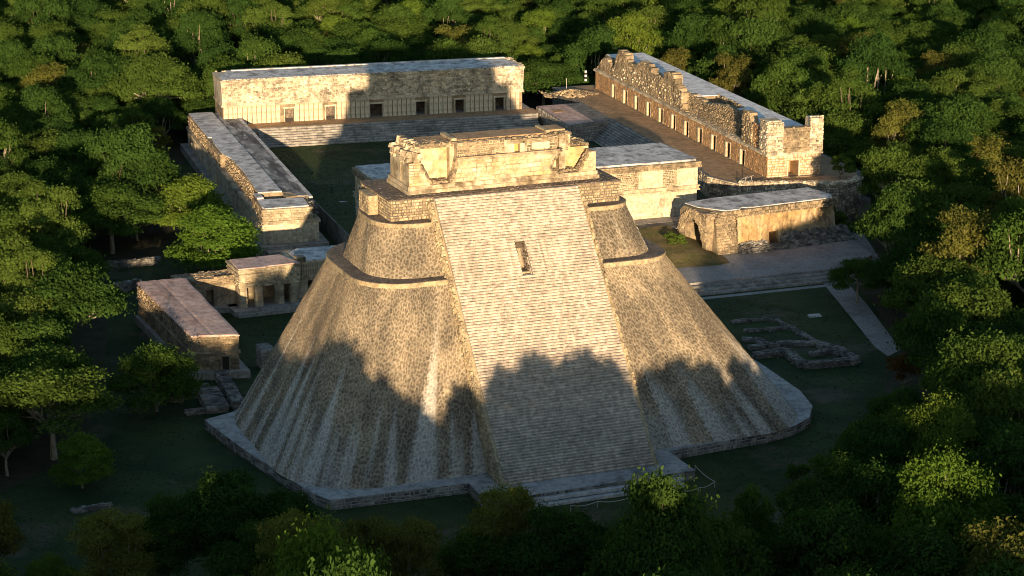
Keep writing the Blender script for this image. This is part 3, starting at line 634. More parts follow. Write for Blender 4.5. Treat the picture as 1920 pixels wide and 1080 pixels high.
for c, w_ in ndoors:
    m = MB(); m.box(c - w_ / 2 - .45, c - w_ / 2 + .04, -.1, .2, 0, 2.7); m.box(c + w_ / 2 - .03, c + w_ / 2 + .12, -.06, .2, 0, 2.7); m.box(c - w_ / 2 - .45, c + w_ / 2 + .2, -.1, .3, 2.6, 2.8); m.build('door_frame', M['white_wall'], nb)
m = MB(); m.box(-.25, NL + .25, -.38, ND + .2, NH, NH + .28); m.box(-.15, NL + .15, -.24, ND, NH + .28, NH + .42); blocks(m, (-.25, -.38), (NL + .25, -.38), NH, NH + .28, .28, 1.0, .03, seed=72); m.build('lower_cornice', M['wall_w'], nb)
NB0 = NH + .42
pts = [(0, NB0), (1.5, 5.0), (3.6, 6.6), (5.2, 6.9), (7, 6.2), (8.2, 5.2), (9.6, 5.9), (11, 8.2), (12.2, 9.4), (15.6, 9.7), (16.2, 8.2), (20, 7.9), (22, 8.3), (23, 9.0), (26, 9.3), (28.8, 9.1), (29.6, 8.2), (33, 7.9), (35.2, 8.2), (36.0, 9.4), (39.8, 9.7), (40.8, 8.5), (43.5, 7.2), (45, NB0)]
def nprof(s):
    for (a, za), (b, zb) in zip(pts[:-1], pts[1:]):
        if a <= s <= b: return za + (zb - za) * (s - a) / (b - a)
    return NB0
rnd = random.Random(12)
m = MB(); s = 0.0
while s < 45:
    l = rnd.uniform(.5, 1.1); z = max(NB0 + .1, nprof(s + l / 2) + rnd.uniform(-.35, .2)); m.box(s, s + l, .25 + rnd.uniform(-.1, .1), 1.7 + rnd.uniform(-.3, .3), NB0 - .02, z, rnd.uniform(-1, 1)); s += l
uf = m.build('jagged_upper_wall', M['rubble'], nb)
m = MB(); blocks(m, (0, .25), (45, .25), NB0, 9.8, .30, .38, .12, seed=73, jit=.45, top=lambda s: nprof(s) - .05, drop=.08); stuff(m.build('wall_stones', M['rubble'], uf))
m = MB(); carved(m, (9, .2), (45, .2), NB0 + .1, 7.4, (.02, .02), 74, .45, .16, .25); stuff(m.build('carved_stones', M['wall_w'], uf))
# the collapsed middle: rubble core set back behind the cornice
pts2 = [(44, 6.9), (48, 6.6), (52, 6.4), (56, 7.1), (60, 7.5), (64, 7.6), (67.3, 7.5)]
def p2(s):
    for (a, za), (b, zb) in zip(pts2[:-1], pts2[1:]):
        if a <= s <= b: return za + (zb - za) * (s - a) / (b - a)
    return 7.0
m = MB(); s = 44.0
while s < 67.3:
    l = min(rnd.uniform(.5, 1.0), 67.31 - s); z = p2(s + l / 2) + rnd.uniform(-.2, .15); m.box(s, s + l, 1.3, 3.0, NB0 - .02, z, rnd.uniform(-1, 1), top=(s, s + l, 1.9, 3.0)); s += l
cr = m.build('rubble_core_wall', M['rubble'], nb)
m = MB(); blocks(m, (43.5, 1.3), (67.3, 1.3), NB0, 7.7, .28, .34, .2, (0, -.6), seed=75, jit=.45, top=lambda s: p2(s + 43.5) + .05); stuff(m.build('core_stones', M['rubble'], cr))
# pillar, corner tower, end wall
m = MB(); m.box(71.3, 76.0, .15, 1.7, NB0 - .02, 9.0, top=(71.4, 73.8, .2, 1.6)); blocks(m, (71.3, .15), (75.3, .15), NB0, 9.3, .36, .5, .2, seed=76, top=lambda s: 9.3 if s < 2.3 else 7.9 - (s - 2.3) * .4, jit=.4); blocks(m, (71.3, 1.7), (71.3, .15), NB0, 9.0, .36, .5, .12, seed=77); m.build('standing_pillar', M['rubble'], nb)
m = MB(); m.box(75.3, 79.2, .3, 1.6, NB0 - .02, 7.6); blocks(m, (75.3, .3), (79.2, .3), NB0, 7.8, .4, .5, .14, seed=78, top=lambda s: 7.7, drop=.1); m.build('upper_wall_fragment', M['red_wall'], nb)
m = MB(); m.box(79.0, NL + .1, -.1, 2.6, NB0 - .02, 8.7); m.box(79.3, NL - .2, .1, 2.3, 8.7, 9.2); blocks(m, (79.0, -.1), (NL + .1, -.1), NB0, 9.2, .42, .6, .2, seed=79, drop=.1); blocks(m, (NL + .1, -.1), (NL + .1, 2.6), NB0, 9.0, .42, .6, .2, seed=80); m.build('corner_tower', M['wall_w'], nb)
m = MB(); m.box(80.4, NL, 2.6, 7.2, NB0 - .02, 7.9); blocks(m, (NL, 2.6), (NL, 7.2), NB0, 8.1, .36, .5, .12, seed=81, jit=.4, top=lambda s: 8.1 - .5 * abs(math.sin(s * 1.7))); m.box(NL - .3, NL + .25, 2.4, 7.3, 4.4, 4.65); m.build('upper_end_wall', M['rubble'], nb)
m = MB(); m.box(79.6, NL + .1, 7.1, ND + .2, NB0 - .02, 9.3, top=(79.8, NL + .05, 7.4, ND + .1)); blocks(m, (NL + .1, 7.1), (NL + .1, ND + .2), NB0, 9.7, .4, .55, .18, (0, -.05), seed=82, drop=.08); m.build('corner_tower', M['wall_w'], nb)
m = MB(); m.box(.5, 46, 1.8, ND, NB0 - .02, 6.6); m.box(46, 58, 6.2, ND, NB0 - .02, 6.6); m.box(46, 80.5, 2.6, 6.2, NB0 - .02, 5.5); m.box(58, 80.5, 5.0, ND, NB0 - .02, 6.6); m.build('roof_mass', M['rubble'], nb)
m = MB(); m.prism([(.6, 2.0), (18, 1.9), (46, 2.4), (46.4, 6.4), (58, 6.6), (58.6, 4.6), (66, 3.2), (72, 2.2), (80.3, 2.8), (80.3, 7.2), (79.4, ND), (1, ND + .1)], 6.6, 6.72); m.box(48, 57, 2.9, 4.6, 5.5, 5.62); m.build('roof', M['roof_white'], nb)
m = MB(); rnd = random.Random(66)
for _ in range(260): m.rock((rnd.uniform(46, 59), rnd.choice((rnd.uniform(5.9, 6.5), rnd.uniform(2.8, 6.2))), 5.6 + rnd.uniform(-.1, .9) * 0 + .1), .35, rnd, .9)
for _ in range(120): m.rock((rnd.uniform(45.8, 58.4), 6.2 + rnd.uniform(-.2, .2), rnd.uniform(5.5, 6.8)), .3, rnd, .9)
for _ in range(160): m.rock((rnd.uniform(44.5, 71), rnd.uniform(-.2, 1.3), NB0 + .02), .16, rnd, .6)
stuff(m.build('fallen_stones', M['rubble'], nb))
m = MB(); m.box(0, NL, -.5, ND + .5, -.3, .06); m.box(NL, NL + .8, -.5, ND + .5, -.3, .12); m.build('plinth', M['rubble'], nb)

# ---- east building (behind the pyramid)
EL, ED = 51.0, 13.2
eb = thing('court_building', 'flat roofed stone building with pale wall panels partly hidden behind the pyramid', 'building', (2.4, 97.4, COURT), .041)
edoors = [(10, 1.8), (25.5, 2.2)]
m = MB(); facade_core(m, EL, ED, 4.0, edoors); m.build('wall', M['white_wall'], eb); door_parts(eb, edoors, M['white_wall'])
m = MB(); blocks(m, (26.8, 0), (EL, 0), 0, 4.0, .5, 1.0, .02, seed=90); blocks(m, (0, ED), (0, 0), 0, 4.0, .5, .9, .04, seed=91); stuff(m.build('wall_stones', M['white_wall'], eb))
m = MB(); m.box(-.35, EL + .35, -.5, ED + .3, 4.0, 4.25); m.box(-.2, EL + .2, -.3, ED + .2, 4.25, 4.6); m.box(-.35, EL + .35, -.45, ED + .3, 4.6, 4.8); m.build('lower_cornice', M['wall'], eb)
m = MB(); m.box(-.05, EL + .05, -.1, ED, 4.8, 8.0); fz = m.build('frieze', M['white_wall'], eb)
m = MB(); blocks(m, (0, ED), (0, 0), 4.8, 8.0, .42, .7, .08, seed=92)
for a, b in ((1, 8), (12, 19), (31.5, 33.8), (37.6, 41.2), (45.2, 47.6)): blocks(m, (a, -.1), (b, -.1), 4.85, 7.6, .26, .3, .13, seed=int(a * 7), jit=.35)
stuff(m.build('lattice_stones', M['rubble'], fz))
m = MB(); m.box(-.4, EL + .4, -.55, ED + .3, 7.6, 8.5); blocks(m, (-.4, -.55), (EL + .4, -.55), 7.6, 8.5, .3, .45, .14, seed=93, jit=.4, drop=.08); blocks(m, (EL + .4, -.55), (EL + .4, ED), 7.6, 8.5, .3, .45, .14, seed=95, jit=.4); blocks(m, (-.4, ED), (-.4, -.55), 7.6, 8.5, .3, .45, .12, seed=94); m.build('upper_cornice', M['rubble'], eb)
m = MB(); m.prism([(.1, .0), (41.5, .15), (42, -.1), (EL - .2, .1), (EL + .1, 1), (EL - .4, ED), (0, ED)], 8.5, 8.78); m.build('roof', M['roof'], eb)
m = MB(); m.box(-1, EL + 2, -3.0, 0, -1, .02); m.build('plinth', M['step_grey'], eb)

# ---- ruined vaulted house (right)
TZ = 1.2
vh = thing('vaulted_house', 'half collapsed vaulted house with a pale slab roof and a small dark doorway', 'house', (50.2, 83.4, TZ), .165)
VL = 21.5
m = MB(); m.box(4.0, 9.6, .6, 8, 0, 5.9, top=(4.0, 9.6, 1.4, 8)); m.box(11.0, VL, .6, 8, 0, 5.9, top=(11.0, VL, 1.4, 8)); m.box(9.6, 11.0, .6, 8, 2.1, 5.9, top=(9.6, 11, 1.4, 8)); m.box(9.6, 11, 3.5, 8, 0, 2.1); m.build('wall', M['red_wall'], vh)
m = MB(); nx_, nz_ = 60, 14
for i in range(nx_ + 1):
    for k in range(nz_ + 1):
        x = 4.0 + (VL - 4.0) * i / nx_; z = 5.05 * k / nz_
        e = .10 * mnoise.noise((x * .9, z * .9, 3)) + .06 * mnoise.noise((x * 2.7, z * 1.2, 7)) + (.12 if mnoise.noise((x * .5, z * .35, 11)) > .05 else 0)
        m.v.append((x, .52 + .8 * z / 5.9 - .14 - e, z)); m.t.append(0); m.uv.append((0, 0))
for i in range(nx_):
    for k in range(nz_):
        x = 4.0 + (VL - 4.0) * (i + .5) / nx_; z = 5.05 * (k + .5) / nz_
        if not (9.5 < x < 11.1 and z < 2.2): m.f.append((i * (nz_ + 1) + k, (i + 1) * (nz_ + 1) + k, (i + 1) * (nz_ + 1) + k + 1, i * (nz_ + 1) + k + 1))
M['vault_plaster'] = stone_mat('vault_plaster', (.50, .38, .23), (.42, .27, .12), (.19, .13, .07), .75, .50, .2, (.9, .9, .12), fine=1.1)
m.build('plaster_face', M['vault_plaster'], vh)
m = MB(); blocks(m, (.3, .1), (VL + .3, .1), 5.0, 6.2, .3, .42, .2, seed=101, jit=.4, bury=.4); m.box(.3, VL + .2, .1, 8.2, 5.2, 6.15); m.build('cornice', M['rubble'], vh)
m = MB(); m.box(-.6, 3.0, -1.1, 1.2, 0, 5.6, top=(-.2, 2.8, -.2, 1.4)); blocks(m, (-.6, -1.1), (3.0, -1.1), 0, 5.6, .36, .5, .16, (0, -.9), seed=102, jit=.4); blocks(m, (3.0, -1.1), (3.0, 1.2), 0, 5.4, .36, .5, .12, (0, -.2), seed=103); m.build('broken_corner', M['rubble'], vh)
# left end: the corbelled vault standing open
arch = [(1.4, 0), (0.4, 0), (.5, 4.6), (1.4, 5.9), (7.0, 6.0), (8.0, 5.2), (8.2, 0), (6.6, 0), (6.5, 2.6), (5.6, 4.1), (4.2, 5.0), (2.8, 4.1), (1.9, 2.6)]
m = MB(); m.extr_x(arch, -1.6, 2.0); rnd = random.Random(5)
for _ in range(420):
    a = rnd.uniform(0, math.pi); rr = rnd.uniform(2.7, 4.0); y = 4.2 - rr * math.cos(a); z = max(.2, 1.9 + rr * math.sin(a) * 1.0)
    if z < 6.1: m.rock((-1.62, y, z), .3, rnd, 1.0)
for _ in range(200): m.rock((rnd.uniform(-1.6, 1.6), rnd.uniform(.2, 1.4), 5.2 + rnd.uniform(0, .7)), .35, rnd, .8)
m.build('vault_end', M['rubble'], vh)
m = MB(); m.box(1.9, 3.2, 2.2, 6.4, 0, 5.0); m.build('vault_inner_wall', M['temple'], vh)
m = MB(); m.prism([(-.9, 4.2), (1.6, .4), (4, .3), (4.8, 1.1), (6.5, .5), (VL - 1, .4), (VL + .1, 2), (VL - .4, 7.6), (4, 8.2), (-1.2, 7.4)], 6.16, 6.3); m.build('roof', M['roof'], vh)
m = MB(); rnd = random.Random(77)
for _ in range(1300):
    x = rnd.uniform(3.2, VL + 2); d = rnd.random() ** 1.4; hgt = (1.9 if x > 11.6 else 1.2) * (1 - d) * (0 if 9.2 < x < 11.3 and d < .25 else 1); (None if 8.9 < x < 11.6 and d < .5 else m.rock((x, .9 - d * 3.2, max(.05, hgt * rnd.uniform(.4, 1))), .32, rnd, .8))
stuff(m.build('fallen_stones', M['rubble_grey'], vh))
# terrace in front of it
m = MB(); a = G(1240, 556, 0); tpoly = [(30, 68.6), (66, 70.3), (72, 76), (74, 92), (60, 97), (30, 93)]
m.prism(tpoly, 0, TZ); ft = struct('terrace_front', m, M['gravel'], 'low gravelled terrace with three shallow steps at the vaulted house')
m = MB()
for k, (zz, dy) in enumerate(((.9, .9), (.6, 1.8), (.3, 2.7))):
    b = MB(); rnd = random.Random(k); s = 30.0
    while s < 65.5:
        l = min(rnd.uniform(.6, 1.4), 65.6 - s); b.box(s + .01, s + l - .01, 0, 1.0, 0, .3 + rnd.uniform(-.03, .02), rnd.uniform(-1, 1)); s += l
    o = b.build('step', M['step_grey'], ft); o.location = (0, 68.6 - dy + .02, zz - .31 + .3 - .3); o.rotation_euler = (0, 0, .047); o.location.y -= 1.41; o.location.x = 0
m = MB(); m.add([(30, 64.0, .012), (65, 65.8, .012), (65, 66.9, .012), (30, 65.2, .012)], [(0, 1, 2, 3)]); struct('gravel_strip', m, M['gravel'], 'pale gravel strip along the foot of the terrace steps')
# earth bank between pyramid and vaulted house
m = MB(); rnd = random.Random(3); nb_ = 14
for i in range(nb_ + 1):
    for k in range(nb_ + 1):
        x = 34 + 17 * i / nb_; y = 76 + 17 * k / nb_; e = min(i, nb_ - i, k, 4) / 4; m.v.append((x, y, TZ - .1 + 2.4 * min(1, e) * (k / nb_) ** .7 + .25 * mnoise.noise((x * .5, y * .5, 0)) * e)); m.t.append(0); m.uv.append((0, 0))
m.f = [(i * (nb_ + 1) + k, (i + 1) * (nb_ + 1) + k, (i + 1) * (nb_ + 1) + k + 1, i * (nb_ + 1) + k + 1) for i in range(nb_) for k in range(nb_)]
M['moss'] = stone_mat('mossy_earth', (.13, .115, .035), (.17, .12, .055), (.06, .06, .02), .6, .5, .1, (.5, .5, .5), fine=2)
struct('earth_bank', m, M['moss'], 'mossy earth bank between the pyramid and the vaulted house', smooth=True)

# ================================================================== SMALL HOUSES (left)
ha = thing('flat_roofed_house', 'small rough stone house with a long pinkish roof left of the pyramid', 'house', (-33.5, 50.1, 1.0))
q = lambda x, y: (x + 33.5, y - 50.1)
A_ = [q(-33.5, 50.1), q(-27.9, 49.0), q(-29.9, 77.3), q(-36.3, 77.0)]
m = MB(); m.prism(A_, 0, 4.35); hw = m.build('wall', M['rubble'], ha)
dpos = 3.9
m = MB(); blocks(m, A_[0], A_[1], 0, 2.2, .42, .6, .09, seed=110, holes=[(3.6, 4.5, -1, 1.8)]); blocks(m, A_[0], A_[1], 2.5, 4.35, .34, .45, .12, seed=111, jit=.4); blocks(m, A_[3], A_[0], 2.4, 4.35, .30, .40, .16, seed=112, jit=.45); blocks(m, A_[3], A_[0], 0, 2.2, .42, .7, .05, seed=113); blocks(m, A_[1], A_[2], 0, 4.35, .4, .6, .06, seed=114)
stuff(m.build('wall_stones', M['rubble'], hw))
m = MB(); m.prism([(A_[0][0] - .22, A_[0][1] - .22), (A_[1][0] + .22, A_[1][1] - .22), (A_[2][0] + .2, A_[2][1] + .2), (A_[3][0] - .22, A_[3][1] + .2)], 2.2, 2.45); m.build('cornice', M['wall'], ha)
d0 = Vector(A_[0]).lerp(Vector(A_[1]), .71); dd = (Vector(A_[1]) - Vector(A_[0])).normalized(); nn = Vector((dd.y, -dd.x))
def dbox(mb, o, t, n, a, b, c0, c1, z0, z1):
    pp = [o + t * a + n * c1, o + t * b + n * c1, o + t * b + n * c0, o + t * a + n * c0]; mb.prism([(p.x, p.y) for p in pp], z0, z1)
m = MB(); dbox(m, d0, dd, nn, -.42, .42, -.3, .02, 0, 1.75); dr = m.build('painted_doorway_shade', M['dark'], ha)  # dark box painted as the shade of an open door
m = MB(); dbox(m, d0, dd, nn, -.62, -.42, -.3, .12, 0, 1.75); dbox(m, d0, dd, nn, .42, .62, -.3, .12, 0, 1.75); dbox(m, d0, dd, nn, -.65, .65, -.3, .13, 1.75, 2.0); m.build('door_frame', M['wall'], dr)
def lerp2(a, b, t): return (a[0] + (b[0] - a[0]) * t, a[1] + (b[1] - a[1]) * t)
f0, f1, b0, b1 = (A_[0][0] - .12, A_[0][1] - .12), (A_[1][0] + .15, A_[1][1] - .12), (A_[2][0] + .15, A_[2][1] + .1), (A_[3][0] - .12, A_[3][1] + .1)
m = MB()
for k in range(13):
    t = k / 12; l_, r_ = lerp2(f0, b1, t), lerp2(f1, b0, t); wv = .05 * math.sin(k * 2.1) + .04 * math.sin(k * 5)
    for u_, z in ((0, 4.5), (.06, 4.58), (.38, 4.62 + wv * .5), (.44, 4.57), (.50, 4.62 + wv * .4), (.94, 4.55), (1, 4.47)):
        p = lerp2(l_, r_, u_ + (.012 * math.sin(k * 1.7) if u_ in (0, 1) else 0)); m.v.append((p[0], p[1], z)); m.t.append(0); m.uv.append((0, 0))
m.f = [(k * 7 + i, k * 7 + i + 1, (k + 1) * 7 + i + 1, (k + 1) * 7 + i) for k in range(12) for i in range(6)]
b = len(m.v)
m.add([(f0[0], f0[1], 4.34), (f1[0], f1[1], 4.34), (b0[0], b0[1], 4.34), (b1[0], b1[1], 4.34)], [(3, 2, 1, 0)])
for i in range(6): m.f.append((b, i, i + 1)) if i == 0 else None
m.f.append((b, b + 1, 6, 5, 4, 3, 2, 1, 0)); m.f.append((b + 3, b, *[k * 7 for k in range(13)])); m.f.append((b + 1, b + 2, *[k * 7 + 6 for k in range(12, -1, -1)])); m.f.pop(-4)
m.build('roof', M['roof_pink'], ha)
m = MB(); c0, c1 = Vector(A_[0]) - Vector((.6, .8)), Vector(A_[1]) + Vector((1.2, -.9)); m.prism([tuple(c0), tuple(c1), (A_[2][0] + 1.2, A_[2][1]), (A_[3][0] - .6, A_[3][1])], -1.0, 0.0); pl_ = m.build('plinth', M['step_grey'], ha)
m = MB(); blocks(m, tuple(c0), tuple(c1), -.95, -.02, .32, .6, .08, seed=115); stuff(m.build('plinth_stones', M['step_grey'], pl_))

# ---- colonnade house
B0 = G(455, 578, .8); B1 = G(560, 566, .8); bang = math.atan2(B1[1] - B0[1], B1[0] - B0[0]); BL = math.dist(B0, B1)
cb = thing('colonnaded_house', 'small portico of square stone piers under a deep carved frieze', 'house', (B0[0], B0[1], .8), bang)
pier_px = [(449, 461), (477, 491), (514, 530), (543, 558)]
pr_ = [((a - 452) / 105 * BL - .05, (b - 452) / 105 * BL) for a, b in pier_px]
rnd = random.Random(3)
for a, b in pr_:
    m = MB(); z = 0
    while z < 2.75:
        h = min(rnd.uniform(.45, .8), 2.8 - z); m.box(a + rnd.uniform(-.03, .03), b + rnd.uniform(-.03, .03), rnd.uniform(-.03, .03), .85, z, z + h - .01, rnd.uniform(-1, 1)); z += h
    m.build('pier', M['wall'], cb)
m = MB(); m.box(-.3, BL + .3, -.05, 5.5, 2.8, 5.4); m.box(-.2, 0, .85, 5.4, 0, 2.8); m.box(BL, BL + .2, .85, 5.4, 0, 2.8); m.box(-.2, BL + .2, 4.0, 5.4, 0, 2.8); cw = m.build('wall', M['wall'], cb)
m = MB(); blocks(m, (-.3, -.05), (BL + .3, -.05), 2.8, 4.6, .26, .5, .1, seed=120, drop=.1); blocks(m, (-.3, 5.5), (-.3, -.05), 2.8, 5.3, .3, .5, .12, seed=121); blocks(m, (-.3, -.05), (BL * .4, -.05), 4.6, 5.4, .28, .8, .14, seed=122); blocks(m, (BL * .4, -.05), (BL + .3, -.05), 4.5, 5.4, .3, .4, .16, seed=123, jit=.45)
stuff(m.build('frieze_stones', M['wall'], cw))
m = MB(); m.box(-.5, BL * .42, -.35, 5.6, 4.55, 4.75); m.box(-.6, BL * .4, -.4, 5.6, 5.2, 5.45); m.build('cornice', M['wall'], cb)
m = MB(); m.prism([(-.45, -.2), (BL * .42, -.3), (BL * .45, 0), (BL + .35, -.1), (BL - .6, 3.6), (BL - .9, 5.2), (-.1, 5.2)], 5.45, 5.62); m.build('roof', M['roof_pink'], cb)
m = MB(); m.box(-1.5, BL + 9, -1.4, 6, -.8, .0); m.box(-1.2, BL + 8, -2.0, -1.3, -.8, -.35); m.build('plinth', M['step_grey'], cb)
# right wing
rw = thing('wing_house', 'shaded low wing with one dark doorway right of the small portico', 'house', (B0[0] + BL * math.cos(bang), B0[1] + BL * math.sin(bang), .8), bang)
m = MB(); facade_core(m, 12.0, 6.5, 2.9, [(2.7, 1.5)], x0=.3, wt=.7); m2 = m; o = MB()
wo_ = m.build('wall', M['wall'], rw); wo_.location = (0, 1.8, 0)
m = MB(); m.box(.1, 12, 1.5, 8.4, 2.9, 3.2); m.box(.2, 12, 1.7, 8.3, 3.2, 4.9); m.box(.1, 12, 1.45, 8.4, 4.9, 5.2); fz = m.build('frieze', M['wall'], rw)
cm_ = MB(); cm_.tube([(0, 0, 0), (0, 0, 1.65)], [.15, .15], 8); cm_ = cm_.mesh('colonnette', M['wall'])
for k in range(26):
    o = bpy.data.objects.new('colonnette', cm_); COL.objects.link(o); o.parent = fz; o.location = (.5 + k * .34 + (.5 if k > 9 else 0), 1.62, 3.22)
m = MB(); m.prism([(.2, 1.5), (12, 1.5), (12, 7.6), (2.6, 8.3), (.8, 6.5)], 5.2, 5.36); m.build('roof', M['roof'], rw)
m = MB(); m.box(.3, 1.6, 1.3, 2.8, 5.2, 5.9); blocks(m, (.3, 1.3), (1.6, 1.3), 5.2, 5.9, .3, .4, .1, seed=4); m.build('broken_block', M['rubble'], rw)
# left wing
lw = thing('wing_wall', 'broken low wing wall sloping up to the left side of the small portico', 'wall', (B0[0] - 8.4 * math.cos(bang), B0[1] - 8.4 * math.sin(bang) + 2.6, .8), bang)
m = MB(); facade_core(m, 8.2, 4.0, 2.8, [(4.3, 1.1)], wt=.7, room=1.6); m.build('wall', M['wall'], lw)
m = MB(); m.box(-.1, 8.3, -.25, 4.1, 2.8, 3.05); m.box(0, 8.2, -.1, 3.9, 3.05, 3.9); blocks(m, (0, -.1), (8.2, -.1), 3.05, 4.2, .3, .5, .14, seed=9, top=lambda s: 3.5 + .1 * s); rnd = random.Random(2)
for _ in range(200): m.rock((rnd.uniform(0, 8.2), rnd.uniform(-.1, 3.9), 3.92), .25, rnd, .7)
m.build('ragged_top', M['rubble'], lw)
m = MB(); m.box(-.6, 8.4, -1.2, 4.6, -.8, 0); m.build('plinth', M['step_grey'], lw)

# ---- low ruined walls and stubs
def low_wall(name, label, px, z0, hgt, thick, seed, mat='rubble_grey', cat='wall', grp=None):
    """a rubble wall footing along points of the photograph lying on the ground"""
    w_ = [G(a, b, z0) for a, b in px]; rnd = random.Random(seed)
    t = thing(name, label, cat, (w_[0][0], w_[0][1], z0), 0, grp)
    cm = MB(); sm = MB()
    for p, q_ in zip(w_[:-1], w_[1:]):
        L = math.dist(p, q_); ux, uy = (q_[0] - p[0]) / L, (q_[1] - p[1]) / L; nx, ny = -uy, ux; ox, oy = p[0] - w_[0][0], p[1] - w_[0][1]
        q4 = [(ox + nx * s_ * thick / 2 + ux * e, oy + ny * s_ * thick / 2 + uy * e) for s_, e in ((-1, 0), (-1, L), (1, L), (1, 0))]
        cm.prism(q4, 0, hgt * .92)
        blocks(sm, q4[0], q4[1], 0, hgt * .95, .3, .45, .09, seed=seed * 7, jit=.3, drop=.05); blocks(sm, q4[2], q4[3], 0, hgt * .95, .3, .45, .09, seed=seed * 7 + 1, jit=.3, drop=.05)
        blocks(sm, q4[1], q4[2], 0, hgt * .95, .3, .45, .09, seed=seed * 7 + 2); blocks(sm, q4[3], q4[0], 0, hgt * .95, .3, .45, .09, seed=seed * 7 + 3)
        e = 0.0
        while e < L:                                              # capping stones, some fallen away
            l = rnd.uniform(.3, .7); w0 = -.5
            while w0 < .5:
                ww = rnd.uniform(.25, .5); zt = hgt * .92 + rnd.choice((-.03, .05, .09, .14))
                a_, b_ = w0 * thick, min(.52, w0 + ww - .02) * thick
                sm.prism([(ox + ux * ee + nx * s_, oy + uy * ee + ny * s_) for ee, s_ in ((e, a_), (e + l - .04, a_ + rnd.uniform(-.04, .04)), (e + l - .04, b_), (e, b_ + rnd.uniform(-.04, .04)))], hgt * .7, zt, tint=rnd.uniform(-1, 1)); w0 += ww
            e += l
        for _ in range(int(L * .8)):
            e = rnd.uniform(0, L); s_ = rnd.choice((-1, 1)) * (thick / 2 + rnd.uniform(.1, .5)); sm.rock((ox + ux * e + nx * s_, oy + uy * e + ny * s_, .05), rnd.uniform(.1, .2), rnd, .7)
    cm.build('wall_core', M[mat], t); stuff(sm.build('wall_stones', M[mat], t)); return t
low_wall('ruined_wall', 'thin far boundary footing of the sunken ruin on the lawn', [(1372, 607), (1430, 600), (1455, 603)], 0, .35, .6, 1, grp='ruined footings right of the pyramid')
low_wall('ruined_wall', 'long slanting footing running along the right of the lawn ruin', [(1455, 603), (1480, 615), (1540, 650), (1575, 668)], 0, .35, .6, 2, grp='ruined footings right of the pyramid')
low_wall('ruined_wall', 'narrow cross footing in the middle of the lawn ruin', [(1395, 623), (1475, 617)], 0, .3, .6, 3, grp='ruined footings right of the pyramid')
low_wall('ruined_wall', 'broad cross footing before the rectangular chamber of the lawn ruin', [(1405, 656), (1470, 648), (1530, 647)], 0, .5, 1.0, 4, grp='ruined footings right of the pyramid')
low_wall('ruined_wall', 'thick near footing beside the foot of the pyramid', [(1415, 672), (1470, 664)], 0, .7, 1.3, 5, grp='ruined footings right of the pyramid')
low_wall('ruined_wall', 'left wall of the low rectangular stone chamber', [(1472, 664), (1506, 690)], 0, .8, 1.2, 6, grp='ruined footings right of the pyramid')
low_wall('ruined_wall', 'front wall of the low rectangular stone chamber', [(1506, 691), (1605, 682)], 0, .8, 1.2, 7, grp='ruined footings right of the pyramid')
low_wall('ruined_wall', 'right wall of the low rectangular stone chamber', [(1606, 681), (1575, 662), (1535, 650)], 0, .7, 1.1, 8, grp='ruined footings right of the pyramid')
low_wall('ruined_wall', 'inner dividing wall of the low rectangular stone chamber', [(1520, 668), (1570, 660)], 0, .5, 1.0, 9, grp='ruined footings right of the pyramid')
low_wall('ruined_wall', 'curved low mound of stones close against the pyramid', [(1392, 640), (1420, 640), (1433, 648)], 0, .4, 1.2, 10, grp='ruined footings right of the pyramid')
low_wall('ruined_wall', 'low stone block footing at the left of the sunken pit', [(305, 750), (345, 752)], 0, .9, 1.6, 11, grp='ruined footings left of the pyramid')
low_wall('ruined_wall', 'back footing of the sunken pit behind the podium corner', [(345, 738), (390, 728)], 0, .5, 1.0, 12, grp='ruined footings left of the pyramid')
low_wall('ruined_wall', 'front footing of the sunken pit by the podium corner', [(348, 778), (395, 772)], 0, .45, .9, 13, grp='ruined footings left of the pyramid')
low_wall('ruined_wall', 'ruined stepped wall descending from the house to the podium', [(408, 703), (430, 735), (448, 768)], 0, 1.0, 1.4, 14, grp='ruined footings left of the pyramid')
low_wall('ruined_wall', 'rough stone bank against the left flank of the podium', [(388, 740), (408, 775)], 0, 1.0, 2.6, 15, grp='ruined footings left of the pyramid')
low_wall('ruined_wall', 'low dark boundary wall below the round trees at left', [(195, 505), (300, 495)], .0, 1.1, .9, 16)
low_wall('ruined_wall', 'long low wall beyond the back of the pinkish roofed house', [(215, 548), (262, 540)], .0, 1.3, 1.0, 17)
low_wall('ruined_wall', 'short broken kerb of stones under the big pale limbed tree', [(135, 962), (210, 950)], .0, .4, .8, 18)
sx, sy = G(503, 690, 0)
st_ = thing('stone_stub', 'isolated upright stone pier stub beside the left edge of the pyramid', 'pier', (sx, sy, 0), .1)
m = MB(); m.box(-1.0, .9, -.5, 1.6, 0, 2.6, top=(-.9, .8, -.4, 2.4)); m.build('core', M['rubble_grey'], st_)
m = MB(); blocks(m, (-1, -.5), (.9, -.5), 0, 2.6, .4, .6, .08, seed=1); blocks(m, (-1, 1.6), (-1, -.5), 0, 2.5, .4, .6, .08, seed=2); stuff(m.build('facing_stones', M['step_grey'], st_))
# rubble heap near the far trees
x, y = G(1070, 178, NTZ)
rh = MB(); rnd = random.Random(15)
for _ in range(260):
    a = rnd.uniform(0, 6.28); d = rnd.random() ** .6; rh.rock((d * 5.5 * math.cos(a), d * 3.0 * math.sin(a), .9 * (1 - d) + .1), .3, rnd, .8)
o = rh.build('rubble_heap', M['rubble'], None); o.location = (x, y, NTZ); o['kind'] = 'stuff'; o['label'] = 'heap of loose pale stones at the far end of the raised terrace'

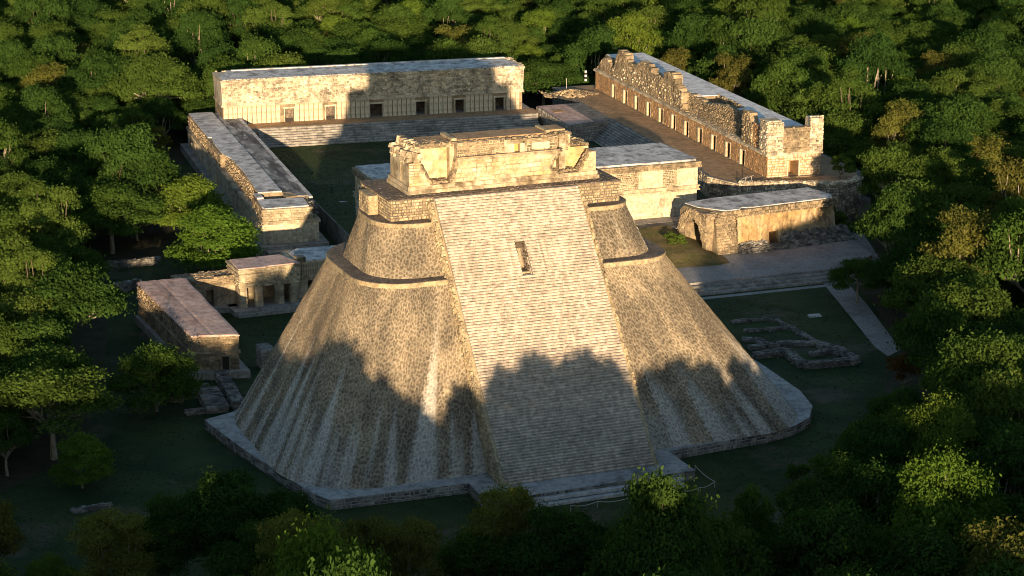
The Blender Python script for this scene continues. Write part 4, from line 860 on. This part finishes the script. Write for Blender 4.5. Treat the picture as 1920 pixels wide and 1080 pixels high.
# paths
def strip(name, px, z, mat, label):
    m = MB(); m.add([(*G(a, b, z), z) for a, b in px], [tuple(range(len(px)))]); return struct(name, m, M[mat], label)
strip('gravel_path', [(1665, 668), (1640, 650), (1590, 588), (1540, 527), (1582, 523), (1625, 570), (1670, 630), (1690, 655)], .016, 'gravel', 'grey gravel path running past the right of the lawn')
strip('side_path', [(1580, 450), (1560, 430), (1620, 440), (1660, 500), (1620, 500)], .02, 'gravel', 'gravel path bending round the vaulted house')
m = MB(); a0, a1 = G(636, 385, 2.6), G(664, 412, 2.6); m.add([(a0[0], a0[1], 3.25), (a0[0] + 1.2, a0[1], 3.25), (a1[0] + 1.2, a1[1], 2.0), (a1[0], a1[1], 2.0)], [(0, 1, 2, 3)]); struct('ramp_path', m, M['concrete'], 'narrow pale ramp between the left range and the court building')

# ================================================================== SMALL THINGS
# timber stair up to the raised terrace
x, y = G(1338, 366, 3.4); x2, y2 = G(1402, 342, 6.7)
ts = thing('timber_stair', 'grey timber access stair with handrails up to the raised terrace', 'stair', (x, y, COURT - .1), math.atan2(y2 - y, x2 - x))
LR, HR = math.hypot(x2 - x, y2 - y), 3.5
for k in range(11):
    m = MB(); m.box(k * LR / 11, k * LR / 11 + .34, 0, 1.3, (k + 1) * HR / 11 - .06, (k + 1) * HR / 11); m.build('tread', M['wood'], ts)
for yy in (-.06, 1.3):
    m = MB(); m.extr_y([(0, -.1), (.3, -.1), (LR + .1, HR - .25), (LR + .1, HR + .02), (0, .15)], yy, yy + .06); m.build('stringer', M['wood'], ts)
    for k in range(4):
        m = MB(); m.box(k * LR / 3.2, k * LR / 3.2 + .09, yy, yy + .07, k * HR / 3.2, k * HR / 3.2 + 1.1); m.build('post', M['wood'], ts)
    m = MB(); m.tube([(0, yy + .03, 1.05), (LR, yy + .03, HR + 1.05)], [.045, .045], 5); m.build('handrail', M['wood'], ts)
# rope barrier round the stair foot
rb = thing('rope_barrier', 'thin pale rope on short posts round the foot of the stairway', 'barrier')
pr = [G(*p) for p in [(1303, 884), (1340, 914), (1310, 926), (1275, 931), (1180, 945), (1120, 952), (1070, 960)]]
rb.location = (pr[0][0], pr[0][1], 0)
loc = lambda p: (p[0] - pr[0][0], p[1] - pr[0][1])
for p in pr:
    m = MB(); a, b = loc(p); m.tube([(a, b, 0), (a, b, .75)], [.05, .04], 6); m.build('post', M['wood'], rb)
for p, q_ in zip(pr[:-1], pr[1:]):
    a, b = loc(p), loc(q_); m = MB(); m.tube([(a[0] + (b[0] - a[0]) * t / 6, a[1] + (b[1] - a[1]) * t / 6, .7 - .22 * math.sin(math.pi * t / 6)) for t in range(7)], [.035] * 7, 5); m.build('rope', M['rope'], rb)
# pale slab on the lawn, striped post and thin pole by the far trees
x, y = G(1527, 593)
sl = MB(); sl.prism([(-.9, -.5), (.9, -.6), (1.0, .5), (-.8, .6)], 0, .22, top=[(-.8, -.4), (.8, -.5), (.85, .4), (-.7, .5)]); o = sl.build('stone_slab', M['concrete']); o.location = (x, y, 0); o['label'] = 'single pale flat slab lying on the lawn beside the path'; o['category'] = 'slab'
x, y = G(1098, 152, NTZ)
sp = thing('sign_post', 'small white post with dark bands under the far trees', 'post', (x, y, NTZ))
for k in range(5):
    m = MB(); m.box(-.22, .22, -.08, .08, k * .42, k * .42 + .41); m.build('band', M['roof_white'] if k % 2 == 0 else M['dark'], sp)
x, y = G(1062, 172, NTZ)
pl = thing('thin_pole', 'thin pale pole standing before the far round tree', 'pole', (x, y, NTZ)); m = MB(); m.tube([(0, 0, 0), (0, 0, 2.6)], [.06, .05], 6); m.build('shaft', M['rope'], pl); m = MB(); m.box(-.2, .2, -.2, .2, 0, .12); m.build('base', M['concrete'], pl)

# grass tufts over the lawns
rs = np.random.RandomState(4); gx = []; PATH = [G(*p) for p in [(1665, 668), (1640, 650), (1590, 588), (1540, 527), (1582, 523), (1625, 570), (1670, 630), (1690, 655)]]
def inpoly(x, y, poly):
    c = False; n = len(poly)
    for i in range(n):
        (x1, y1), (x2, y2) = poly[i], poly[i - 1]
        if (y1 > y) != (y2 > y) and x < (x2 - x1) * (y - y1) / (y2 - y1) + x1: c = not c
    return c
xs_, ys_ = [p[0] for p in CLEAR], [p[1] for p in CLEAR]
while len(gx) < 26000:
    x, y = rs.uniform(min(xs_), max(xs_)), rs.uniform(min(ys_), 100)
    if mnoise.noise((x * .12, y * .12, 1)) > -.15 + rs.rand() * .5 - .3 and inpoly(x, y, CLEAR) and not inpoly(x, y, PATH) and not (30 < x < 74 and 62.5 < y < 97): gx.append((x, y, 0.0))
for _ in range(9000): gx.append((rs.uniform(-.8, 55), rs.uniform(112, 166), COURT))
gx = np.array(gx); n = len(gx); a = rs.uniform(0, 6.28, n); h = rs.uniform(.04, .10, n); w_ = rs.uniform(.05, .16, n)
d = np.stack([np.cos(a), np.sin(a), 0 * a], 1) * w_[:, None]; e = np.stack([-np.sin(a), np.cos(a), 0 * a], 1) * (w_ * .7)[:, None]; up = np.array([0, 0, 1]) * h[:, None]
V = np.stack([gx - d, gx + d, gx + up + e, gx - d * .6 - e, gx + up * .8 + d * .6], 1).reshape(-1, 3)
gm = MB(); gm.v = V.tolist(); gm.t = np.repeat(rs.uniform(-1, 1, n), 5).tolist(); gm.f = [(5 * i, 5 * i + 1, 5 * i + 2) for i in range(n)] + [(5 * i + 3, 5 * i + 1, 5 * i + 4) for i in range(n)]
o = gm.build('grass_tufts', leaf_mat('grass_blades', (.034, .056, .014), (.034, .056, .014), .3)); o['kind'] = 'stuff'; o['label'] = 'tufts of uneven grass growing over the lawns'

# ================================================================== TREES
def make_tree(seed, H, W, style, leafmat, barkmat, n_leaf, leaf=.42, crown_lo=.35, lobes=22, flat=.85, hollow=.55):
    """one tree kind: (trunk mesh, crown mesh). Crown = many lobes of small leaf faces carried by real limbs"""
    rnd = random.Random(seed); rs = np.random.RandomState(seed); tr = MB()
    base_h = H * crown_lo; stems = 1 if style != 'multi' else 3
    tips = []
    for _ in range(lobes):
        for _try in range(30):
            a = rnd.uniform(0, 2 * math.pi); d = math.sqrt(rnd.random()); zz = rnd.random()
            if style == 'umbrella': z = H * (.80 - .30 * d * d) + rnd.uniform(-.10, .07) * H; rr = d * W * .42
            elif style == 'oval': z = base_h + (H - base_h) * (.1 + .8 * zz); rr = W * .40 * math.sin(math.pi * (.12 + .8 * zz)) ** .7 * (.35 + .65 * d)
            elif style == 'sparse': z = base_h + (H - base_h) * (.25 + .7 * zz); rr = W * .44 * (.2 + .8 * d) * (1 - .35 * zz)
            else: z = base_h + (H - base_h) * (.15 + .72 * zz); rr = W * .42 * math.sqrt(max(.05, 1 - zz ** 2.2)) * (.3 + .7 * d)
            p = Vector((rr * math.cos(a), rr * math.sin(a), z))
            if all((p - q_[0]).length > W * .13 for q_ in tips): break
        tips.append((p, W * rnd.uniform(.12, .20)))
    # limbs
    for s_ in range(stems):
        off = Vector((rnd.uniform(-.4, .4), rnd.uniform(-.4, .4), 0)) * (1 if stems > 1 else .2)
        fork = Vector((off.x * 2, off.y * 2, base_h * rnd.uniform(.75, 1.0))); r0 = H * .024 / math.sqrt(stems)
        tr.tube([off - Vector((0, 0, .3)), off.lerp(fork, .5) + Vector((rnd.uniform(-.2, .2), rnd.uniform(-.2, .2), 0)), fork], [r0 * 1.35, r0, r0 * .8], 7, rnd.uniform(-1, 1))
        mine = tips[s_::stems]
        groups = {}
        for p, r in mine: groups.setdefault(int((math.atan2(p.y, p.x) + math.pi) / (2 * math.pi) * 5.0), []).append((p, r))
        for g in groups.values():
            c = sum((p for p, _ in g), Vector()) / len(g); k = fork.lerp(c, .5) + Vector((0, 0, -.05 * H))
            tr.tube([fork, fork.lerp(k, .5) + Vector((rnd.uniform(-.3, .3), rnd.uniform(-.3, .3), .15)), k], [r0 * .72, r0 * .55, r0 * .42], 6)
            for p, r in g: tr.tube([k, k.lerp(p, .55) + Vector((rnd.uniform(-.3, .3), rnd.uniform(-.3, .3), -.1)), p + Vector((0, 0, r * .2))], [r0 * .4, r0 * .26, r0 * .08], 5)
    # leaves
    per = int(n_leaf * 1.95) // len(tips); V = []; T = []
    for p, r in tips:
        n = int(per * rnd.uniform(.7, 1.3)); d = rs.normal(size=(n, 3)); d /= np.linalg.norm(d, axis=1)[:, None]
        d[:, 2] = np.where(d[:, 2] < -.25, -d[:, 2] * .6, d[:, 2])
        lump = 1 + .22 * np.sin(d[:, 0] * 5 + seed) * np.sin(d[:, 1] * 5 + p.x * 3) + .12 * np.sin(d[:, 2] * 9 + p.y * 3)
        rad = r * (hollow + (1 - hollow) * rs.rand(n) ** .5) * lump * (1 + .18 * rs.normal(size=n).clip(-1, 2))
        c = np.array(p)[None] + d * rad[:, None] * np.array([1, 1, flat])[None]
        nrm = d * np.array([1, 1, 1.3])[None] + rs.normal(size=(n, 3)) * .65; nrm /= np.linalg.norm(nrm, axis=1)[:, None]
        a = np.cross(nrm, rs.normal(size=(n, 3))); a /= np.linalg.norm(a, axis=1)[:, None]; b = np.cross(nrm, a)
        sz = leaf * .70 * rs.uniform(.55, 1.25, n)[:, None]
        V.append(np.stack([c - a * sz * .62, c - b * sz * .34, c + a * sz * .62, c + b * sz * .34], 1))
        T.append(np.repeat((rnd.uniform(-.45, .45) + rs.uniform(-.55, .55, n)), 4))
    V = np.concatenate(V).reshape(-1, 3); T = np.concatenate(T); nf = len(V) // 4
    me = bpy.data.meshes.new('crown'); me.vertices.add(len(V)); me.vertices.foreach_set('co', V.astype(np.float32).ravel())
    me.loops.add(nf * 4); me.loops.foreach_set('vertex_index', np.arange(nf * 4, dtype=np.int32)); me.polygons.add(nf)
    me.polygons.foreach_set('loop_start', np.arange(0, nf * 4, 4, dtype=np.int32)); me.polygons.foreach_set('loop_total', np.full(nf, 4, np.int32))
    at = me.attributes.new('tint', 'FLOAT', 'POINT'); at.data.foreach_set('value', T.astype(np.float32)); me.materials.append(leafmat); me.update(calc_edges=True)
    return tr.mesh('trunk', barkmat), me

KINDS = {}   # name -> (trunk, crown, height, width, words)
def kind(key, words, *a): KINDS[key] = (*make_tree(*a), a[1], a[2], words)
kind('round_a', 'dense round dark green', 1, 10, 9.5, 'round', M['leaf_dark'], M['bark_dark'], 11000, .44, .30, 26)
kind('round_b', 'rounded mid green', 2, 9.5, 9, 'round', M['leaf_mid'], M['bark'], 10000, .42, .34, 24)
kind('round_c', 'lumpy dark green', 3, 11, 10, 'round', M['leaf_dark'], M['bark'], 11000, .46, .32, 20)
kind('umb_a', 'broad umbrella green', 4, 10.5, 12, 'umbrella', M['leaf_mid'], M['bark'], 11000, .42, .42, 30, .65)
kind('umb_b', 'flat topped dark green', 5, 9.5, 11, 'umbrella', M['leaf_dark'], M['bark'], 10000, .42, .40, 26, .65)
kind('bright_a', 'bright yellow green', 6, 9.5, 9, 'round', M['leaf_bright'], M['bark'], 10000, .42, .30, 26)
kind('oval_a', 'tall oval mid green', 7, 12, 8, 'oval', M['leaf_mid'], M['bark_dark'], 10000, .42, .28, 24, .8)
kind('olive_a', 'thin olive brown', 8, 10, 8, 'sparse', M['leaf_olive'], M['bark'], 5500, .40, .30, 24, .7)
kind('multi_a', 'many stemmed green', 9, 9.5, 10, 'multi', M['leaf_mid'], M['bark'], 9000, .42, .36, 22)
kind('sparse_b', 'open pale limbed green', 10, 11, 11, 'sparse', M['leaf_mid'], M['bark'], 8500, .42, .36, 28, .65)
kind('rust_a', 'small rust tinged', 11, 7, 6, 'sparse', M['leaf_rust'], M['bark'], 3500, .36, .30, 16, .7)
kind('bright_f', 'fine leaved bright green', 16, 9.5, 9, 'round', M['leaf_bright'], M['bark'], 20000, .30, .28, 34)
kind('dark_f', 'fine leaved dark green', 17, 10, 9.5, 'round', M['leaf_dark'], M['bark_dark'], 20000, .32, .26, 34)
kind('olive_f', 'fine leaved olive', 18, 10, 8.5, 'sparse', M['leaf_olive'], M['bark'], 13000, .27, .28, 30, .75)
kind('low_a', 'low spreading green', 13, 7.5, 9.5, 'round', M['leaf_mid'], M['bark'], 9500, .40, .08, 28)
kind('low_b', 'low bright green', 14, 8, 9.5, 'round', M['leaf_bright'], M['bark'], 9500, .40, .10, 28)
kind('bush', 'low leafy bush', 12, 3.2, 3.6, 'round', M['leaf_mid'], M['bark_dark'], 2200, .30, .15, 12)

def inpoly(x, y, poly):
    c = False; n = len(poly)
    for i in range(n):
        (x1, y1), (x2, y2) = poly[i], poly[i - 1]
        if (y1 > y) != (y2 > y) and x < (x2 - x1) * (y - y1) / (y2 - y1) + x1: c = not c
    return c
def edge_dist(x, y, poly):
    p = np.array([x, y]); P = np.array(poly); Q = np.roll(P, -1, 0); d = Q - P; t = np.clip(((p - P) * d).sum(1) / (d * d).sum(1), 0, 1)
    return float(np.min(np.hypot(*(P + d * t[:, None] - p).T)))

trees = []    # x, y, kind, scale, rot, group, own label or None
rnd = random.Random(2024)
def hero(px, py, key, wpx, label, hscale=1.0, zc=.66):
    """crown centre pixel and crown width in pixels -> tree standing on the ground"""
    tr_, cr_, H, W, _ = KINDS[key]; s = 1.0
    for _ in range(6):
        x, y = G(px, py, H * s * zc * hscale); k = P2(x, y, 5)[2]; s = wpx * k / FPX / W
    trees.append((x, y, key, s, rnd.uniform(0, 6.28), 'single', label, hscale)); return x, y, s
hero(352, 368, 'low_b', 165, 'bright green round tree, upper one of the pair left of the low range', .8)
hero(395, 432, 'low_b', 185, 'bright green broad tree, lower one of the pair left of the low range', .8)
hero(278, 300, 'low_b', 105, 'small bright green tree left of the far end of the low range', .8)
hero(290, 690, 'low_a', 165, 'dark leafy tree pressed against the corner of the pinkish roofed house')
hero(95, 755, 'sparse_b', 250, 'large open tree with pale spreading limbs on the left lawn', .68)
hero(150, 850, 'low_b', 125, 'yellow green smaller tree in front of the pale limbed tree', 1.0)
hero(30, 600, 'umb_a', 200, 'broad layered tree at the left edge above the pale limbed tree')
hero(120, 560, 'umb_b', 230, 'wide dark layered tree left of the pinkish roofed house')
hero(290, 150, 'umb_a', 165, 'largest spreading tree with pale limbs left of the far long building', 1.15)
hero(420, 965, 'dark_f', 230, 'big dark round tree rising before the left front of the podium')
hero(535, 985, 'dark_f', 185, 'dark tree touching the left podium corner')
hero(310, 1000, 'dark_f', 190, 'dark tree left of the big foreground tree')
hero(215, 1045, 'olive_f', 170, 'olive brown tree at the bottom left of the clearing', 1.1)
hero(560, 1062, 'olive_f', 180, 'olive brown tree at the bottom left of the yellow green one', 1.3)
hero(775, 1072, 'olive_f', 140, 'feathery yellow tree at the bottom before the dark lawn', 1.5)
hero(940, 1005, 'olive_f', 150, 'olive domed tree just below the left end of the stair foot', 1.4)
hero(1030, 1035, 'dark_f', 210, 'dark round tree below the stair foot', 1.1)
hero(1130, 1070, 'dark_f', 180, 'dark low tree at the bottom between the stair foot trees')
hero(1412, 985, 'multi_a', 105, 'narrow bright green tree right of the stair foot', 2.2)
hero(1345, 1050, 'round_b', 190, 'dark tree at the bottom right of the rope barrier', 1.1)
hero(1285, 1082, 'bright_f', 150, 'bright green low tree cut by the bottom edge', 1.5)
hero(480, 1050, 'dark_f', 190, 'dark tree at the bottom behind the olive brown one')
hero(700, 1062, 'olive_f', 150, 'small olive tree right of the yellow green bottom tree', 1.3)
hero(885, 1062, 'round_b', 150, 'mid green tree below the olive domed tree', 1.2)
hero(1085, 1015, 'dark_f', 150, 'dark crown between the olive dome and the sunlit tip')
hero(1200, 1062, 'dark_f', 190, 'dark crown under the tree with the sunlit tip')
hero(1290, 1015, 'dark_f', 130, 'dark crown right of the tree with the sunlit tip')
hero(1470, 1050, 'dark_f', 170, 'dark tree at the bottom right below the lawn corner')
hero(95, 1085, 'bright_f', 110, 'small sunlit tree cut by the bottom left edge', 1.2)
hero(1780, 960, 'bright_f', 230, 'large sunlit yellow green tree at the lower right', 1.35)
hero(1750, 830, 'bright_f', 175, 'sunlit round tree above the large lower right tree', 1.35)
hero(1560, 930, 'dark_f', 210, 'dark tree at the right edge of the lawn')
hero(1655, 860, 'dark_f', 200, 'dark tree right of the podium corner')
hero(1690, 775, 'round_a', 130, 'dark tree at the end of the gravel path')
hero(1610, 510, 'umb_a', 105, 'small umbrella shaped tree overhanging the top of the gravel path')
hero(1695, 690, 'rust_a', 70, 'small rust tinged tree beside the gravel path')
hero(1680, 345, 'sparse_b', 165, 'large sunlit tree with pale limbs right of the raised terrace', 1.05)
hero(1800, 380, 'umb_a', 150, 'broad tree right of the large sunlit pale limbed tree')
hero(1005, 150, 'low_a', 50, 'small dark tree at the right end of the far long building', 1.0)
hero(1742, 490, 'umb_b', 190, 'wide dark green tree at the right edge above the gravel path')
hero(1860, 500, 'umb_a', 150, 'layered tree at the far right edge above the gravel path')
hero(1040, 132, 'low_a', 78, 'round sunlit tree between the two long buildings', 1.25)
hero(1090, 118, 'olive_a', 60, 'reddish thin tree between the two long buildings', 1.2)
hero(1560, 405, 'bush', 60, 'shrub at the right end of the vaulted house', 1.2)
hero(1575, 378, 'bush', 50, 'small shrub below the terrace wall end', 1.1)
hero(1283, 425, 'bush', 36, 'green shrub growing inside the open vault', 1.0)
hero(1262, 468, 'bush', 45, 'grey shrub on the bank beside the pyramid', .8)
hero(365, 240, 'bush', 40, 'shrub at the far end of the low range', 1.3)
hero(1500, 880, 'bush', 50, 'low bush at the edge of the dark right lawn', 1.0)

# trees before the frame whose tops throw the shadow line on the pyramid
shade = []
TE = math.tan(SUN_EL); SDX, SDY = math.sin(SUN_AZ), math.cos(SUN_AZ)
def shadow_tree(px, py, D, key, wid=1.0, stair=False, label=None):
    d = _fw * FPX + _rt * (px - 960) + _up * (540 - py); d = d / np.linalg.norm(d)
    # intersect with the pyramid front (or stair) plane in the pyramid frame
    cu = CAM[0] * math.cos(RP) + CAM[1] * math.sin(RP); cv = -CAM[0] * math.sin(RP) + CAM[1] * math.cos(RP)
    dv = -d[0] * math.sin(RP) + d[1] * math.cos(RP)
    k, v0 = (K, 0.0) if stair else ((19.55 - 1.2) / (16.0 - 4.5), 4.5)
    t = (v0 + (CAM[2] - 1.2) / k - cv) / (dv - d[2] / k); P = CAM + d * t
    top = P[2] + D * TE; H, W = KINDS[key][2], KINDS[key][3]; s = top / (H * .97)
    x, y = P[0] - SDX * D, P[1] - SDY * D
    if label: trees.append((x, y, key, s / 1.6, rnd.uniform(0, 6.28), 'single', label, 1.6))
    else: shade.append((x, y, key, s, rnd.uniform(0, 6.28), wid / s))
shadow_tree(610, 712, 62, 'bright_f', label='yellow green tree at the bottom in front of the podium wall')
shadow_tree(1092, 668, 57, 'dark_f', stair=True, label='dark tree with a sunlit tip below the rope barrier')
for px, py, D, key, wd_, st_ in [(480, 690, 84, 'round_a', .9, 0), (580, 704, 84, 'round_a', .9, 0), (640, 672, 82, 'round_c', 1.0, 0), (705, 712, 88, 'round_a', .9, 0), (752, 752, 80, 'round_b', .8, 0), (870, 722, 86, 'round_a', .8, 0),
                            (945, 688, 92, 'round_a', .8, 1), (1005, 684, 88, 'round_c', 1.0, 1), (1062, 686, 94, 'round_a', .9, 1), (1135, 690, 88, 'round_b', .9, 1), (1215, 692, 94, 'round_a', .8, 0), (1270, 690, 88, 'round_c', .9, 0), (1325, 680, 92, 'round_a', .8, 0), (1385, 668, 94, 'oval_a', .7, 0), (1430, 705, 88, 'round_a', 1.0, 0), (820, 800, 72, 'round_b', .9, 0), (1470, 760, 92, 'round_a', 1.1, 0)]:
    shadow_tree(px, py, D, key, wd_, bool(st_))

for x, y, h in ((24, -62, 18), (31, -58, 18.5), (38, -55, 18), (45, -51, 18), (52, -46, 17.5), (59, -42, 17)): shade.append((x, y, 'round_a', h / 9.7, rnd.uniform(0, 6.28), .62))
# forest by dart throwing
cell = {}; forest = []
def free(x, y, r):
    cx_, cy_ = int(x // 8), int(y // 8)
    for i in (-2, -1, 0, 1, 2):
        for j in (-2, -1, 0, 1, 2):
            for (a, b, q_) in cell.get((cx_ + i, cy_ + j), ()):
                if math.hypot(a - x, b - y) < (r + q_) * .53: return False
    return True
def put(x, y, r): cell.setdefault((int(x // 8), int(y // 8)), []).append((x, y, r))
for t in trees: put(t[0], t[1], KINDS[t[2]][3] * t[3] / 2 * .9)
mix = ['round_a'] * 5 + ['round_b'] * 4 + ['round_c'] * 5 + ['umb_a'] * 4 + ['umb_b'] * 4 + ['bright_a'] * 1 + ['oval_a'] * 2 + ['olive_a'] * 2 + ['multi_a'] * 3 + ['sparse_b'] * 3 
SHP = [(s[0], s[1]) for s in shade]
for x, y in SHP: put(x, y, 4)
for it in range(26000):
    y = rnd.uniform(-150, 480); half = 60 + (y + 215) * .31
    xc = -75 + (y + 215) * math.tan(YAW); x = xc + rnd.uniform(-1, 1) * half
    key = rnd.choice(mix); s = rnd.choice((rnd.uniform(.6, .9), rnd.uniform(.85, 1.3), rnd.uniform(1.0, 1.45))); r = KINDS[key][3] * s / 2
    if inpoly(x, y, CLEAR) or edge_dist(x, y, CLEAR) < r * .8: continue
    px, py, k = P2(x, y, 0)
    if y < -10:                                             # in front: keep the frame's lower middle open and the shadow line as placed
        h = KINDS[key][2] * s; tx, ty, _ = P2(x, y, h)
        if 0 < tx < 1500 and ty < 1085: continue
        if y < -55: s *= rnd.uniform(1.35, 1.75); r *= 1.4
        h = KINDS[key][2] * s; lim = 7.0 + TE * (-y)
        if -70 < x < 40 and h > lim: s *= lim / h
    ptx, pty, pk = P2(x, y, KINDS[key][2] * s * 1.1); rpx = r * FPX / pk
    if 1440 < px < 1800 and py > 545 and pty < 690 and ptx - rpx < 1700 - max(0, 650 - pty) * .45: continue
    if not free(x, y, r): continue
    put(x, y, r); forest.append((x, y, key, s, rnd.uniform(0, 6.28), px, py, k))
seen = []; rest = []
for f in forest:
    x, y, key, s, rz, px, py, k = f; H = KINDS[key][2] * s; tx, ty, _ = P2(x, y, H)
    (seen if -30 < px < 1950 and ty < 1075 and py > -5 and y > -60 else rest).append(f)
seen.sort(key=lambda f: f[7] / (KINDS[f[2]][3] * f[3]))
NIND = 300 - len(trees)
rest += seen[NIND:]; seen = seen[:NIND]
# words that find each one: where, then its place counted from the left
ORD = ['first', 'second', 'third', 'fourth', 'fifth', 'sixth', 'seventh', 'eighth', 'ninth', 'tenth', 'eleventh', 'twelfth', 'thirteenth', 'fourteenth', 'fifteenth', 'sixteenth', 'seventeenth', 'eighteenth', 'nineteenth', 'twentieth']
def zone(px, py):
    if py > 880: return 'bottom edge forest'
    if px < 420: return 'left forest'
    if px > 1480: return 'right forest'
    return 'forest behind the buildings'
zones = {}
for f in seen:
    H = KINDS[f[2]][2] * f[3]; px, py, _ = P2(f[0], f[1], H * .6); z = zone(px, py); zones.setdefault((z, KINDS[f[2]][4]), []).append((px, py, f))
ind = []
for (z, wrd), L in zones.items():
    L.sort(key=lambda a: a[1]); rows = max(1, math.ceil(len(L) / 9)); per = math.ceil(len(L) / rows)
    for r_ in range(rows):
        row = sorted(L[r_ * per:(r_ + 1) * per], key=lambda a: a[0])
        rowname = '' if rows == 1 else (', %s row down' % ORD[r_])
        for i, (px, py, f) in enumerate(row):
            ind.append((f, '%s tree in %s%s, %s from left' % (wrd, z, rowname, ORD[i])))
def plant(x, y, key, s, rz, label, group, hs=1.0):
    tr_, cr_, H, W, words = KINDS[key]; b = key == 'bush'
    t = thing('shrub' if b else 'tree', label, 'shrub' if b else 'tree', (x, y, 0), rz, group); t.scale = (s, s, s * hs)
    zb = 0.0
    if 60.6 < x < 84.5 and 102 < y < 192: zb = NTZ
    elif b and 34 < x < 52 and 76 < y < 93: zb = 1.9
    t.location.z = zb
    for nm, me in (('trunk', tr_), ('crown', cr_)):
        o = bpy.data.objects.new(nm, me); COL.objects.link(o); o.parent = t
for x, y, key, s, rz, g, lab, hs in trees: plant(x, y, key, s, rz, lab, 'trees along the edge of the clearing', hs)
for (x, y, key, s, rz, *_), lab in ind: plant(x, y, key, s, rz, lab, 'forest trees around the ruins', rnd.uniform(.8, 1.3))

# the rest of the wood, one mass: geometry-node instances of the same kinds
hid = bpy.data.collections.new('tree_kinds'); order = list(KINDS)
for i, kx in enumerate(order):
    jm = bpy.data.meshes.new('tree_kind'); bm = bmesh.new(); bm.from_mesh(KINDS[kx][0]); n0 = len(bm.faces); bm.from_mesh(KINDS[kx][1])
    for j, f in enumerate(bm.faces): f.material_index = 0 if j < n0 else 1
    bm.to_mesh(jm); bm.free(); jm.materials.append(KINDS[kx][0].materials[0]); jm.materials.append(KINDS[kx][1].materials[0])
    o = bpy.data.objects.new('tree_kind_%02d' % i, jm); hid.objects.link(o)
pts_ = [(x, y, 0.0, order.index(k), (s, s, s), rz) for x, y, k, s, rz, *_ in rest] + [(x, y, 0.0, order.index(k), (s * wd_, s * wd_, s), rz) for x, y, k, s, rz, wd_ in shade]
fm = bpy.data.meshes.new('forest'); fm.from_pydata([p[:3] for p in pts_], [], [])
a = fm.attributes.new('kind_index', 'INT', 'POINT'); a.data.foreach_set('value', [p[3] for p in pts_])
a = fm.attributes.new('size', 'FLOAT_VECTOR', 'POINT'); a.data.foreach_set('vector', [c for p in pts_ for c in p[4]])
a = fm.attributes.new('turn', 'FLOAT_VECTOR', 'POINT'); a.data.foreach_set('vector', [c for p in pts_ for c in (0, 0, p[5])])
fo = bpy.data.objects.new('forest', fm); COL.objects.link(fo); fo['kind'] = 'stuff'; fo['label'] = 'unbroken mass of dark green forest around and beyond the ruins'
ng = bpy.data.node_groups.new('forest_scatter', 'GeometryNodeTree')
ng.interface.new_socket('Geometry', in_out='INPUT', socket_type='NodeSocketGeometry'); ng.interface.new_socket('Geometry', in_out='OUTPUT', socket_type='NodeSocketGeometry')
gi, go = ng.nodes.new('NodeGroupInput'), ng.nodes.new('NodeGroupOutput'); ci = ng.nodes.new('GeometryNodeCollectionInfo'); ip = ng.nodes.new('GeometryNodeInstanceOnPoints')
ci.inputs['Collection'].default_value = hid; ci.inputs['Separate Children'].default_value = True; ci.inputs['Reset Children'].default_value = True
def attr(nm, typ):
    n = ng.nodes.new('GeometryNodeInputNamedAttribute'); n.data_type = typ; n.inputs['Name'].default_value = nm; return n.outputs['Attribute']
e2r = ng.nodes.new('FunctionNodeEulerToRotation')
ng.links.new(gi.outputs[0], ip.inputs['Points']); ng.links.new(ci.outputs[0], ip.inputs['Instance']); ip.inputs['Pick Instance'].default_value = True
ng.links.new(attr('kind_index', 'INT'), ip.inputs['Instance Index']); ng.links.new(attr('turn', 'FLOAT_VECTOR'), e2r.inputs[0]); ng.links.new(e2r.outputs[0], ip.inputs['Rotation']); ng.links.new(attr('size', 'FLOAT_VECTOR'), ip.inputs['Scale'])
ng.links.new(ip.outputs[0], go.inputs[0])
md = fo.modifiers.new('scatter', 'NODES'); md.node_group = ng
